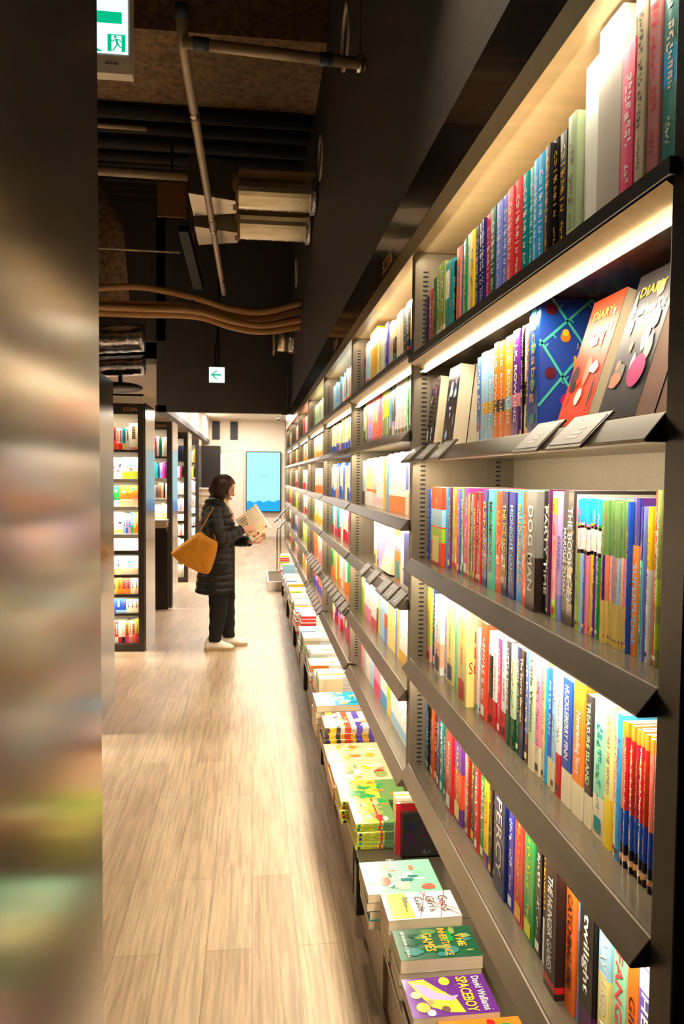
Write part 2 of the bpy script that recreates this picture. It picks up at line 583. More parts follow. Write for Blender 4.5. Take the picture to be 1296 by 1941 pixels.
def make_book(loc, t, h, dep, colname, o=None, rot=None, parts=True, hard=False, kindword='paperback', pages=True):
    o = o or {}
    rnd = random.Random(int((loc[1] * 7919 + loc[2] * 104729 + loc[0] * 31) * 1000))
    base = rgb(colname)
    bands = [(f0, f1, rgb(c)) for f0, f1, c in o.get('b', [])]
    root = thing('book', loc)
    if rot is not None:
        root.rotation_euler = rot.to_euler()
    bt = 0.0022 if hard else 0.0007
    bt = min(bt, t * 0.2)
    q = t / 2
    r = min(0.0018, q * 0.4)
    outer = [(dep, q), (r, q), (0, q - r), (-0.0004, 0), (0, -q + r), (r, -q), (dep, -q)]
    inner = [(dep, -q + bt), (bt * 1.5, -q + bt), (bt * 1.5, q - bt), (dep, q - bt)]
    cuts = sorted(set([0.0, 1.0] + [f for b_ in bands for f in b_[:2]]))
    cv = MB()
    for a, b_ in zip(cuts[:-1], cuts[1:]):
        mid = (a + b_) / 2
        c = base
        for f0, f1, bc in bands:
            if f0 <= mid <= f1:
                c = bc
        for i in range(6):
            p0, p1 = outer[i], outer[i + 1]
            cv.face([(p0[0], p0[1], a * h), (p0[0], p0[1], b_ * h), (p1[0], p1[1], b_ * h), (p1[0], p1[1], a * h)], c)
    for i in range(3):
        p0, p1 = inner[i], inner[i + 1]
        cv.face([(p0[0], p0[1], 0), (p0[0], p0[1], h), (p1[0], p1[1], h), (p1[0], p1[1], 0)], (0.8, 0.78, 0.72, 1))
    for z in (0, h):
        cv.face([(p[0], p[1], z) for p in (outer[0], outer[1], inner[2], inner[3])], base)
        cv.face([(p[0], p[1], z) for p in (outer[1:6] + [inner[1], inner[2]])], base)
        cv.face([(p[0], p[1], z) for p in (outer[5], outer[6], inner[0], inner[1])], base)
    cv.build('cover', M['gloss'] if rnd.random() < 0.6 else M['print'], root)
    if pages:
        ez = 0.003 if hard else 0.0006
        MB().box(bt * 1.5, -q + bt, ez, dep - (0.003 if hard else 0.0005), q - bt, h - ez).build('pages', M['paper'], root)
    if o.get('plain'):
        return root
    if o.get('ttl'):
        z0, z1 = o.get('tz', (0.14, 0.9))
        tcol = rgb(o.get('tc', 'white'))
        fac = 0.5
        yo = 0
        if o.get('ttl2'):
            fac, yo = 0.42, -0.20
            text('author_lettering', o['ttl2'], root, frame((-0.0010, 0.24 * t, h * 0.47), *SPINE_DOWN), 0.01, tcol, fit=(h * 0.5, t * 0.26), bold=0.01)
        text('title_lettering', o['ttl'], root, frame((-0.0010, yo * t, (z0 + z1) / 2 * h), *SPINE_DOWN), 0.01, tcol,
             fit=((z1 - z0) * h * 0.94, t * fac), bold=0.01)
    elif o.get('jt'):
        yt = o['jt'] == 2
        text('title_lettering', 'ハ\nリ\nー\nポ\nッ\nタ\nー\nと', root, frame((-0.0010, 0, h * (0.66 if yt else 0.62)), *SPINE_STACK), 0.01,
             rgb('gold' if yt else 'white'), fit=(t * 0.6, h * 0.5), bold=0.01)
        mb = MB()
        lettering(mb, -0.0010, t * 0.7, h * 0.13, h * 0.33, rgb('gold' if yt else 'white'), rnd)
        mb.build('author_lettering', M['print'], root)
        MB().box(-0.0012, -q * 0.9, 0.003, 0.0, q * 0.9, h * 0.10, rgb('dark brown')).build('publisher_label', M['print'], root)
    else:
        lum = sum(base[:3]) / 3
        tcols = {True: ['dark grey', 'navy', 'red', 'brown', 'teal'], False: ['white', 'cream', 'gold', 'pale yellow', 'white']}[lum > 0.35]
        mb = MB()
        tc = rgb(o.get('tc') or rnd.choice(tcols))
        two = t > 0.02
        lettering(mb, -0.0010, t, h * 0.36, h * rnd.uniform(0.8, 0.93), tc, rnd)
        lettering(mb, -0.0010, t * 0.6, h * 0.17, h * 0.32, tc, rnd)
        w = t * 0.3
        mb.face([(-0.0011, -w, 0.008), (-0.0011, w, 0.008), (-0.0011, w, 0.008 + 2 * w), (-0.0011, -w, 0.008 + 2 * w)], tc)
        mb.build('spine_lettering', M['print'], root)
    if o.get('face'):
        body, c = o['face']
        text('cover_title', body, root, frame((0.03, -q - 0.0006, h * 0.55), (1, 0, 0), (0, 0, 1)), 0.03, rgb(c), line=0.9, fit=(0.05, h * 0.5))
    if o.get('wrap'):
        MB().box(-0.002, -q - 0.001, 0.0, dep * 0.9, q + 0.001, h + 0.006).build('plastic_sleeve', M['clear'], root)
    return root


def fill_row(rows, z, xf, place, depth=0.135, group=None):
    lst = []
    for (cn, ya, yb, h, o) in rows:
        t = ya - yb - 0.0006
        d = o.get('d', 0)
        hard = h > 0.205
        dep = depth if t > 0.012 else depth * 0.95
        rt = make_book((xf + d + random.uniform(-0.002, 0.003), (ya + yb) / 2, z + 0.0003), t, h + random.uniform(-0.002, 0.002), dep, cn, o, hard=hard)
        kw = 'hardback' if hard else ('paperback' if t > 0.011 else 'thin paperback')
        if o.get('wrap'): kw = 'plastic wrapped book'
        if o.get('plain'): kw = 'boxed book'
        lst.append((rt, cn, kw, o))
    name_books(lst, place, group or ('books on the ' + place))
    return lst


ORD = ['first', 'second', 'third', 'fourth', 'fifth', 'sixth', 'seventh', 'eighth', 'ninth', 'tenth', 'eleventh', 'twelfth', 'thirteenth',
       'fourteenth', 'fifteenth', 'sixteenth', 'seventeenth', 'eighteenth', 'nineteenth']


def nth(i):
    if i < 19: return ORD[i]
    tens = {1: 'teen', 2: 'twenty', 3: 'thirty', 4: 'forty', 5: 'fifty', 6: 'sixty'}
    n = i + 1
    if n % 10 == 0: return {20: 'twentieth', 30: 'thirtieth', 40: 'fortieth', 50: 'fiftieth', 60: 'sixtieth', 70: 'seventieth', 80: 'eightieth', 90: 'ninetieth'}[n]
    return tens[n // 10] + '-' + ORD[n % 10 - 1]


def name_books(lst, place, group):
    cand = []
    for i, (rt, cn, kw, o) in enumerate(lst):
        a = lst[i - 1][1] if i else 'the shelf end'
        b = lst[i + 1][1] if i < len(lst) - 1 else 'the shelf end'
        look = f'{cn} {kw}'
        if a == b:
            s = f'{look} between two {a} ones, {place}'
        else:
            s = f'{look} between {a} and {b} ones, {place}'
        cand.append(s)
    for i, (rt, cn, kw, o) in enumerate(lst):
        s = cand[i]
        if cand.count(s) > 1 or len(s.split()) > 16:
            s = f'{cn} {kw}, {nth(i)} from the far end, {place}'
        tag(rt, s, 'book', group)


ROW1 = [
    ('navy', 1.9895, 1.9536, 0.16, {}),
    ('crimson', 1.9511, 1.9099, 0.17, {}),
    ('crimson', 1.9099, 1.891, 0.16, {}),
    ('dark green', 1.891, 1.8612, 0.185, {}),
    ('olive', 1.8567, 1.8192, 0.205, {'b': [(0, 0.22, 'cream')]}),
    ('olive', 1.8192, 1.779, 0.205, {'b': [(0, 0.25, 'cream')]}),
    ('teal', 1.7749, 1.7366, 0.19, {'b': [(0.55, 0.9, 'white'), (0, 0.2, 'cream')]}),
    ('teal', 1.7366, 1.7055, 0.19, {}),
    ('black', 1.7036, 1.6848, 0.175, {}),
    ('salmon', 1.6811, 1.6467, 0.2, {'b': [(0, 0.12, 'brown')]}),
    ('blue', 1.6449, 1.6291, 0.2, {'b': [(0, 0.1, 'brown')]}),
    ('white', 1.6291, 1.6118, 0.2, {}),
    ('green', 1.6101, 1.5883, 0.2, {'b': [(0, 0.1, 'brown')]}),
    ('white', 1.5867, 1.5687, 0.2, {}),
    ('yellow', 1.5671, 1.537, 0.2, {}),
    ('navy', 1.5339, 1.508, 0.2, {'b': [(0, 0.1, 'gold')], 'jt': 1}),
    ('navy', 1.5065, 1.483, 0.2, {'b': [(0, 0.1, 'gold')], 'jt': 1}),
    ('indigo', 1.4815, 1.4644, 0.2, {'b': [(0, 0.1, 'gold')], 'jt': 1}),
    ('crimson', 1.463, 1.4326, 0.2, {'jt': 1}),
    ('dark green', 1.4312, 1.3995, 0.2, {'jt': 1}),
    ('periwinkle', 1.3982, 1.3654, 0.2, {'jt': 1}),
    ('periwinkle', 1.3642, 1.3364, 0.2, {'jt': 1}),
    ('coral red', 1.3341, 1.3007, 0.2, {'jt': 1}),
    ('coral red', 1.2996, 1.2647, 0.2, {'jt': 1}),
    ('teal', 1.2626, 1.2346, 0.2, {'jt': 1}),
    ('teal', 1.2336, 1.2098, 0.2, {'jt': 1}),
    ('sky blue', 1.2088, 1.1859, 0.2, {'jt': 1}),
    ('sky blue', 1.185, 1.1576, 0.2, {'jt': 1}),
    ('black', 1.1558, 1.1331, 0.2, {'jt': 2}),
    ('black', 1.1313, 1.1095, 0.2, {'jt': 2}),
    ('black', 1.1079, 1.0806, 0.2, {'jt': 2}),
    ('sage green', 1.0775, 1.048, 0.21, {'b': [(0, 0.2, 'cream'), (0.03, 0.17, 'red')]}),
    ('white', 1.0451, 0.9848, 0.265, {'plain': 1, 'd': 0.012}),
    ('pale grey', 0.9822, 0.9148, 0.277, {'plain': 1}),
    ('hot pink', 0.9126, 0.8752, 0.215, {}),
    ('cream', 0.8721, 0.8509, 0.268, {'wrap': 1}),
    ('dusty pink', 0.8499, 0.8223, 0.268, {'wrap': 1}),
    ('sea green', 0.8195, 0.789, 0.27, {'b': [(0, 0.12, 'gold'), (0.45, 0.6, 'sky blue')]}),
]
ROW2 = [
    ('cornflower blue', 1.5565, 1.5242, 0.185, {'b': [(0, 0.25, 'purple')]}),
    ('pale blue', 1.5227, 1.4817, 0.19, {'b': [(0.32, 0.45, 'gold')], 'ttl': 'J.K. ROWLING', 'tc': 'white'}),
    ('pale blue', 1.4803, 1.4441, 0.19, {'b': [(0.32, 0.45, 'gold')], 'ttl': 'J.K. ROWLING', 'tc': 'white'}),
    ('orange', 1.4414, 1.4109, 0.195, {'b': [(0.3, 0.42, 'brown')], 'ttl': 'J.K. ROWLING', 'tc': 'white'}),
    ('orange', 1.4096, 1.3804, 0.195, {'b': [(0.3, 0.42, 'brown')], 'ttl': 'J.K. ROWLING', 'tc': 'white'}),
    ('gold', 1.3792, 1.337, 0.195, {'b': [(0.3, 0.42, 'pale blue'), (0, 0.28, 'orange')], 'ttl': 'J.K. ROWLING', 'tc': 'white'}),
    ('purple', 1.3346, 1.2983, 0.2, {'b': [(0.3, 0.42, 'pink')], 'ttl': 'J.K. ROWLING', 'tc': 'white'}),
    ('black', 1.2961, 1.2819, 0.2, {}),
    ('white', 1.2808, 1.267, 0.2, {'b': [(0.3, 0.5, 'black')]}),
    ('brown', 1.2659, 1.2483, 0.2, {}),
]
ROW3 = [
    ('blue', 1.9895, 1.9732, 0.19, {}),
    ('white', 1.9706, 1.9531, 0.19, {}),
    ('blue', 1.9506, 1.9335, 0.19, {}),
    ('lime yellow', 1.931, 1.9118, 0.19, {}),
    ('red orange', 1.907, 1.7953, 0.2, {'d': -0.012, 'b': [(0.5, 0.72, 'pale blue'), (0.3, 0.48, 'lime')]}),
    ('sky blue', 1.7932, 1.7786, 0.2, {}),
    ('purple', 1.7765, 1.75, 0.2, {'b': [(0.35, 1, 'plum')]}),
    ('lime', 1.748, 1.7224, 0.2, {}),
    ('orange', 1.7204, 1.6993, 0.2, {}),
    ('violet', 1.6974, 1.675, 0.2, {}),
    ('green', 1.6732, 1.6496, 0.2, {}),
    ('magenta', 1.6478, 1.6111, 0.2, {}),
    ('ochre', 1.6093, 1.5924, 0.19, {}),
    ('brown', 1.5908, 1.5792, 0.19, {}),
    ('grey', 1.5775, 1.5661, 0.19, {}),
    ('red', 1.5645, 1.5422, 0.195, {}),
    ('dark brown', 1.5406, 1.5235, 0.195, {}),
    ('red', 1.522, 1.5023, 0.195, {}),
    ('indigo', 1.4993, 1.4643, 0.2, {'ttl': 'BANANAS', 'tc': 'gold'}),
    ('aqua', 1.4601, 1.4214, 0.2, {'ttl': 'MEGAMONSTER', 'tc': 'black'}),
    ('red orange', 1.4187, 1.3796, 0.2, {'ttl': 'BEAST', 'tc': 'orange'}),
    ('navy', 1.3783, 1.3436, 0.2, {'ttl': 'THE ICE MONSTER', 'tc': 'gold'}),
    ('indigo', 1.3412, 1.3049, 0.2, {'ttl': 'MIDNIGHT GANG', 'tc': 'pale blue'}),
    ('sky blue', 1.3037, 1.2725, 0.2, {'ttl': 'BILLIONAIRE BOY', 'tc': 'gold'}),
    ('red orange', 1.2704, 1.2448, 0.2, {'ttl': 'GRANNY', 'tc': 'gold'}),
    ('violet', 1.2438, 1.2293, 0.2, {}),
    ('grey', 1.2242, 1.1803, 0.2035, {'b': [(0, 0.45, 'dark brown')], 'ttl': 'DOG MAN', 'tc': 'white', 'd': -0.01}),
    ('black', 1.1784, 1.1526, 0.205, {'ttl': 'PARTY TIME', 'tc': 'white'}),
    ('plum', 1.1517, 1.1419, 0.205, {}),
    ('pink', 1.1401, 1.1209, 0.205, {'b': [(0.82, 0.95, 'yellow'), (0, 0.15, 'lime')]}),
    ('lilac', 1.1192, 1.1008, 0.205, {'ttl': 'HANK', 'tc': 'blue', 'b': [(0.0, 0.2, 'periwinkle')]}),
    ('dark grey', 1.0975, 1.057, 0.2045, {'ttl': 'THE BOOK THIEF', 'tc': 'white', 'ttl2': 'MARKUS ZUSAK'}),
    ('pale grey', 1.0555, 1.0449, 0.2, {'b': [(0.8, 0.95, 'pink')]}),
    ('lime', 1.0434, 1.0341, 0.195, {'b': [(0.82, 1, 'sky blue'), (0.6, 0.8, 'white'), (0.59, 0.62, 'black'), (0.78, 0.8, 'black')]}),
    ('pale blue', 1.0341, 1.0249, 0.195, {'b': [(0.82, 1, 'sky blue'), (0.6, 0.8, 'white'), (0.59, 0.62, 'black'), (0.78, 0.8, 'black')]}),
    ('violet', 1.0249, 1.0156, 0.195, {'b': [(0.82, 1, 'sky blue'), (0.6, 0.8, 'white'), (0.59, 0.62, 'black'), (0.78, 0.8, 'black')]}),
    ('pink', 1.0156, 1.0064, 0.195, {'b': [(0.82, 1, 'sky blue'), (0.6, 0.8, 'white'), (0.59, 0.62, 'black'), (0.78, 0.8, 'black')]}),
    ('yellow', 1.0064, 0.9972, 0.195, {'b': [(0.82, 1, 'sky blue'), (0.6, 0.8, 'white'), (0.59, 0.62, 'black'), (0.78, 0.8, 'black')]}),
    ('purple', 0.9972, 0.9879, 0.195, {'b': [(0.82, 1, 'sky blue'), (0.6, 0.8, 'white'), (0.59, 0.62, 'black'), (0.78, 0.8, 'black')]}),
    ('lilac', 0.9879, 0.9787, 0.195, {'b': [(0.82, 1, 'sky blue'), (0.6, 0.8, 'white'), (0.59, 0.62, 'black'), (0.78, 0.8, 'black')]}),
    ('green', 0.9787, 0.9694, 0.195, {'b': [(0.82, 1, 'sky blue'), (0.6, 0.8, 'white'), (0.59, 0.62, 'black'), (0.78, 0.8, 'black')]}),
    ('orange', 0.9681, 0.9615, 0.195, {'b': [(0.62, 1, 'moss green'), (0, 0.3, 'wheat')]}),
    ('indigo', 0.9615, 0.955, 0.195, {'b': [(0.62, 1, 'moss green'), (0, 0.3, 'wheat')]}),
    ('salmon', 0.955, 0.9484, 0.195, {'b': [(0.62, 1, 'moss green'), (0, 0.3, 'wheat')]}),
    ('peach', 0.9484, 0.9418, 0.195, {'b': [(0.62, 1, 'moss green'), (0, 0.3, 'wheat')]}),
    ('lilac', 0.9418, 0.9352, 0.195, {'b': [(0.62, 1, 'moss green'), (0, 0.3, 'wheat')]}),
    ('black', 0.9352, 0.9286, 0.195, {'b': [(0.62, 1, 'moss green'), (0, 0.3, 'wheat')]}),
    ('salmon', 0.9286, 0.922, 0.195, {'b': [(0.62, 1, 'moss green'), (0, 0.3, 'wheat')]}),
    ('pale blue', 0.922, 0.9154, 0.195, {'b': [(0.62, 1, 'moss green'), (0, 0.3, 'wheat')]}),
    ('peach', 0.9154, 0.9089, 0.195, {'b': [(0.62, 1, 'moss green'), (0, 0.3, 'wheat')]}),
    ('pink', 0.9089, 0.9023, 0.195, {'b': [(0.62, 1, 'moss green'), (0, 0.3, 'wheat')]}),
    ('lilac', 0.9023, 0.8957, 0.195, {'b': [(0.62, 1, 'moss green'), (0, 0.3, 'wheat')]}),
    ('blue', 0.8951, 0.889, 0.195, {}),
    ('orange', 0.8885, 0.8695, 0.2, {'ttl': 'SUPERFUDGE', 'tc': 'pale blue', 'b': [(0.7, 1, 'indigo')], 'tz': (0.05, 0.6)}),
    ('aqua', 0.8684, 0.8574, 0.19, {'b': [(0.65, 1, 'indigo')], 'ttl': 'FOURTH GRADE NOTHING', 'tc': 'navy', 'tz': (0.05, 0.62)}),
    ('periwinkle', 0.8564, 0.8492, 0.19, {}),
    ('yellow', 0.8482, 0.8382, 0.19, {'b': [(0, 0.6, 'white')]}),
    ('red orange', 0.8372, 0.8293, 0.21, {}),
    ('olive', 0.8289, 0.8197, 0.21, {'b': [(0.35, 0.5, 'lime'), (0.1, 0.25, 'lime')]}),
    ('peach', 0.8188, 0.8122, 0.2, {}),
    ('rust', 0.8117, 0.8025, 0.2, {'b': [(0, 0.35, 'peach')]}),
]
ROW4 = [
    ('cream', 1.9895, 1.9713, 0.19, {'b': [(0, 0.3, 'salmon'), (0.5, 0.7, 'black')]}),
    ('lime yellow', 1.9698, 1.9367, 0.2, {'b': [(0, 0.22, 'peach')]}),
    ('sky blue', 1.9345, 1.9104, 0.2, {}),
    ('navy', 1.909, 1.8736, 0.21, {}),
    ('white', 1.8681, 1.8047, 0.2, {'b': [(0.1, 0.4, 'peach')], 'd': -0.006}),
    ('lavender', 1.8027, 1.7811, 0.2, {}),
    ('pale yellow', 1.7748, 1.7125, 0.19, {}),
    ('mint', 1.6963, 1.6809, 0.2, {}),
    ('white', 1.6781, 1.6543, 0.18, {}),
    ('cream', 1.6488, 1.6221, 0.18, {}),
    ('pale yellow', 1.62, 1.5456, 0.21, {'d': -0.015, 'face': ('My\nBig\nStory', 'red')}),
    ('salmon', 1.5337, 1.5229, 0.2, {}),
    ('white', 1.5196, 1.5035, 0.18, {}),
    ('pale blue', 1.5021, 1.4895, 0.18, {}),
    ('red orange', 1.4864, 1.4485, 0.2, {'d': -0.004, 'face': ('P', 'white')}),
    ('white', 1.4425, 1.4193, 0.19, {'b': [(0, 0.3, 'red'), (0.3, 0.75, 'black')]}),
    ('white', 1.4179, 1.3928, 0.19, {'b': [(0, 0.3, 'red')]}),
    ('hot pink', 1.3887, 1.3672, 0.19, {'b': [(0, 0.28, 'red')]}),
    ('white', 1.3645, 1.3386, 0.19, {'b': [(0, 0.28, 'red')]}),
    ('dark grey', 1.3335, 1.3136, 0.195, {'b': [(0, 0.3, 'dark green')], 'ttl': 'LITTLE PRINCE', 'tc': 'white', 'tz': (0.32, 0.95)}),
    ('pale green', 1.3111, 1.2882, 0.195, {'b': [(0, 0.3, 'dark green')]}),
    ('navy', 1.2859, 1.2684, 0.195, {'b': [(0, 0.3, 'dark green')]}),
    ('dark brown', 1.2661, 1.2436, 0.195, {'b': [(0, 0.3, 'navy')], 'ttl': 'The Secret Garden', 'tc': 'cream', 'tz': (0.32, 0.95)}),
    ('cornflower blue', 1.2414, 1.2218, 0.195, {'b': [(0, 0.28, 'maroon')]}),
    ('pale green', 1.2186, 1.1904, 0.2, {'b': [(0, 0.25, 'cream')], 'ttl': 'Little Women', 'tc': 'dark grey', 'tz': (0.3, 0.97)}),
    ('pink', 1.1884, 1.1673, 0.2, {'b': [(0, 0.25, 'cream')]}),
    ('pale yellow', 1.1664, 1.1518, 0.2, {'b': [(0, 0.25, 'cream')]}),
    ('sky blue', 1.1508, 1.1442, 0.19, {}),
    ('blue', 1.1432, 1.1264, 0.195, {'b': [(0, 0.25, 'cream')], 'ttl': 'PETER PAN', 'tc': 'pale green', 'tz': (0.35, 0.98)}),
    ('pale blue', 1.1246, 1.1083, 0.195, {'b': [(0, 0.25, 'cream')]}),
    ('white', 1.1065, 1.0855, 0.195, {'b': [(0, 0.35, 'red')]}),
    ('cobalt blue', 1.0829, 1.0465, 0.195, {'b': [(0, 0.28, 'cream')], 'ttl': 'HUCKLEBERRY FINN', 'tc': 'white', 'tz': (0.35, 0.97)}),
    ('orange', 1.0441, 1.007, 0.2, {'b': [(0, 0.25, 'cream')], 'ttl': 'Neverending Story', 'tc': 'white', 'tz': (0.3, 0.8)}),
    ('dark grey', 1.0048, 0.9822, 0.19, {'b': [(0, 0.25, 'cream')], 'ttl': 'TREASURE ISLAND', 'tc': 'pale green', 'tz': (0.3, 0.97)}),
    ('mint', 0.9801, 0.945, 0.195, {'b': [(0, 0.3, 'cream')]}),
    ('pale yellow', 0.943, 0.9217, 0.195, {'b': [(0, 0.35, 'yellow')], 'ttl': 'AROUND THE WORLD', 'tc': 'grey', 'tz': (0.36, 0.95)}),
    ('pale pink', 0.9191, 0.9079, 0.195, {'b': [(0, 0.3, 'white')]}),
    ('sky blue', 0.9073, 0.8945, 0.195, {}),
    ('salmon', 0.8927, 0.8853, 0.19, {'b': [(0, 0.16, 'black'), (0.16, 0.4, 'cobalt blue'), (0.9, 1, 'orange'), (0.05, 0.09, 'peach')]}),
    ('red', 0.8853, 0.8779, 0.19, {'b': [(0, 0.16, 'black'), (0.16, 0.4, 'cobalt blue'), (0.9, 1, 'orange'), (0.05, 0.09, 'peach')]}),
    ('crimson', 0.8779, 0.8705, 0.19, {'b': [(0, 0.16, 'black'), (0.16, 0.4, 'cobalt blue'), (0.9, 1, 'orange'), (0.05, 0.09, 'peach')]}),
    ('brick red', 0.8705, 0.8631, 0.19, {'b': [(0, 0.16, 'black'), (0.16, 0.4, 'cobalt blue'), (0.9, 1, 'orange'), (0.05, 0.09, 'peach')]}),
    ('crimson', 0.8631, 0.8556, 0.19, {'b': [(0, 0.16, 'black'), (0.16, 0.4, 'cobalt blue'), (0.9, 1, 'orange'), (0.05, 0.09, 'peach')]}),
    ('brick red', 0.8556, 0.8482, 0.19, {'b': [(0, 0.16, 'black'), (0.16, 0.4, 'cobalt blue'), (0.9, 1, 'orange'), (0.05, 0.09, 'peach')]}),
    ('red', 0.8482, 0.8408, 0.19, {'b': [(0, 0.16, 'black'), (0.16, 0.4, 'cobalt blue'), (0.9, 1, 'orange'), (0.05, 0.09, 'peach')]}),
    ('brick red', 0.8408, 0.8334, 0.19, {'b': [(0, 0.16, 'black'), (0.16, 0.4, 'cobalt blue'), (0.9, 1, 'orange'), (0.05, 0.09, 'peach')]}),
    ('orange', 0.8334, 0.826, 0.19, {'b': [(0, 0.16, 'black'), (0.16, 0.4, 'cobalt blue'), (0.9, 1, 'orange'), (0.05, 0.09, 'peach')]}),
    ('salmon', 0.826, 0.8186, 0.19, {'b': [(0, 0.16, 'black'), (0.16, 0.4, 'cobalt blue'), (0.9, 1, 'orange'), (0.05, 0.09, 'peach')]}),
    ('dusty pink', 0.8186, 0.8111, 0.19, {'b': [(0, 0.16, 'black'), (0.16, 0.4, 'cobalt blue'), (0.9, 1, 'orange'), (0.05, 0.09, 'peach')]}),
    ('periwinkle', 0.8106, 0.8002, 0.185, {'b': [(0, 0.16, 'black'), (0.16, 0.42, 'cobalt blue')]}),
]
ROW5 = [
    ('teal', 1.9895, 1.9849, 0.185, {}),
    ('blue', 1.9821, 1.9632, 0.185, {}),
    ('black', 1.9578, 1.9341, 0.185, {}),
    ('dark brown', 1.9315, 1.9083, 0.185, {}),
    ('rust', 1.9058, 1.8857, 0.185, {}),
    ('black', 1.8832, 1.8539, 0.185, {}),
    ('plum', 1.8491, 1.8185, 0.19, {}),
    ('teal', 1.8161, 1.7821, 0.19, {}),
    ('dark green', 1.7798, 1.7557, 0.19, {}),
    ('navy', 1.7535, 1.73, 0.19, {}),
    ('red', 1.7258, 1.6728, 0.2, {'d': -0.012}),
    ('purple', 1.6708, 1.6061, 0.2, {'d': -0.004, 'b': [(0.2, 0.6, 'red orange')]}),
    ('cream', 1.6007, 1.5791, 0.19, {}),
    ('brick red', 1.5773, 1.5581, 0.19, {}),
    ('dark grey', 1.5546, 1.5209, 0.2, {}),
    ('red', 1.5176, 1.4885, 0.195, {}),
    ('green', 1.4853, 1.4543, 0.2, {}),
    ('yellow', 1.4513, 1.4231, 0.195, {'b': [(0, 0.15, 'blue')]}),
    ('dark brown', 1.4202, 1.3959, 0.195, {}),
    ('dark grey', 1.3944, 1.3723, 0.195, {}),
    ('navy', 1.3696, 1.3072, 0.21, {'d': -0.008, 'ttl': 'PERCY', 'tc': 'pale grey'}),
    ('ultramarine', 1.3023, 1.2721, 0.205, {'d': -0.002}),
    ('red', 1.2674, 1.2209, 0.205, {'d': -0.004, 'tc': 'gold'}),
    ('green', 1.2187, 1.1724, 0.205, {'d': -0.002, 'tc': 'lime yellow'}),
    ('black', 1.1693, 1.1416, 0.205, {'tc': 'white'}),
    ('black', 1.1397, 1.117, 0.205, {'b': [(0, 0.38, 'white')], 'ttl': 'DIVERGENT', 'tc': 'gold', 'tz': (0.42, 0.97)}),
    ('black', 1.1161, 1.0942, 0.205, {'b': [(0, 0.38, 'white')], 'ttl': 'INSURGENT', 'tc': 'gold', 'tz': (0.42, 0.97)}),
    ('dark brown', 1.0924, 1.0454, 0.21, {'d': -0.018, 'ttl': 'THE HUNGER GAMES', 'tc': 'white', 'b': [(0.05, 0.1, 'red')]}),
    ('vivid orange', 1.0421, 1.0103, 0.205, {'ttl': 'CATCHING FIRE', 'tc': 'dark brown', 'd': -0.004}),
    ('sky blue', 1.0088, 0.9944, 0.2, {'ttl': 'MOCKINGJAY', 'tc': 'navy'}),
    ('black', 0.9914, 0.9457, 0.21, {'d': -0.008, 'ttl': 'twilight', 'tc': 'white', 'b': [(0, 0.22, 'plum')], 'tz': (0.3, 0.9)}),
    ('pale yellow', 0.9429, 0.91, 0.205, {'ttl': 'WAY I USED TO', 'tc': 'white', 'b': [(0.6, 1, 'pale blue')]}),
    ('mint', 0.9087, 0.8714, 0.205, {'ttl': 'FANGIRL', 'tc': 'coral red'}),
    ('vivid orange', 0.8702, 0.8406, 0.2, {'ttl': 'GIRLS', 'tc': 'dark brown'}),
    ('violet', 0.8389, 0.805, 0.2, {'ttl': 'HEROES', 'tc': 'white', 'b': [(0.85, 1, 'white')]}),
]


# ------------------------------------------------------------------ the long bookcase on the right
XF = 0.433                      # front of the uprights
BY = [0.735, 2.014, 3.29, 4.62, 5.95, 7.28, 8.60, 9.92]
SH_NEAR = [1.893, 1.640, 1.345, 1.068, 0.770]
SH_FAR = [1.915, 1.700, 1.449, 1.225, 0.965, 0.718]
NTH_BAY = ['nearest bay', 'second bay', 'third bay', 'fourth bay', 'fifth bay', 'sixth bay', 'farthest bay']


def add_shelf(parent, z, y0, y1, flat, idx):
    s = MB().box(XF + 0.004, y0, z - 0.022, XB - 0.02, y1, z)
    sh = s.build('shelf', M['shelf'], parent)
    if flat:
        MB().box(XF - 0.014, y0 - 0.012, z - 0.012, XF + 0.004, y1 + 0.012, z + 0.006).build('shelf_edge', M['black'], sh)
        MB().prism([(XF + 0.004, z - 0.023), (XF + 0.030, z - 0.023), (XF + 0.030, z - 0.040), (XF - 0.010, z - 0.014)], 'Y', y0, y1).build('light_housing', M['soffit'], sh)
    else:
        mb = MB()
        xo, xi = XF - 0.026, XF - 0.002
        mb.prism([(xi, z + 0.0015), (xo, z - 0.028), (xo + 0.002, z - 0.031), (XF + 0.003, z - 0.031), (XF + 0.003, z + 0.0015)], 'Y', y0 + 0.001, y1 - 0.001)
        mb.build('shelf_lip', M['lip'], sh, bevel=0.0012)
    l = MB().box(XF + 0.010, y0 + 0.03, z - 0.0415, XF + 0.026, y1 - 0.03, z - 0.0405) if flat else MB().box(XF + 0.006, y0 + 0.03, z - 0.0245, XF + 0.018, y1 - 0.03, z - 0.0235)
    l.build('led_strip', M['led'], sh)


def upright(parent, y0, y1, slots_far):
    u = MB().prism([(XF, 0.735), (XF + 0.16, 0.66), (XF + 0.20, 0.30), (XF + 0.30, 0.30), (XF + 0.30, 2.175), (XF, 2.175)], 'Y', y0, y1)
    up = u.build('upright', M['upright'], parent)
    ys = y0 - 0.0006 if slots_far else y1 + 0.0006
    for xa_ in (0.022, 0.235):
        sl = MB()
        z = 0.76
        while z < 2.13:
            sl.face([(XF + xa_, ys, z), (XF + xa_ + 0.014, ys, z), (XF + xa_ + 0.014, ys, z + 0.0045), (XF + xa_, ys, z + 0.0045)])
            z += 0.0125
        sl.build('bracket_slots', M['slot'], up)
    return up


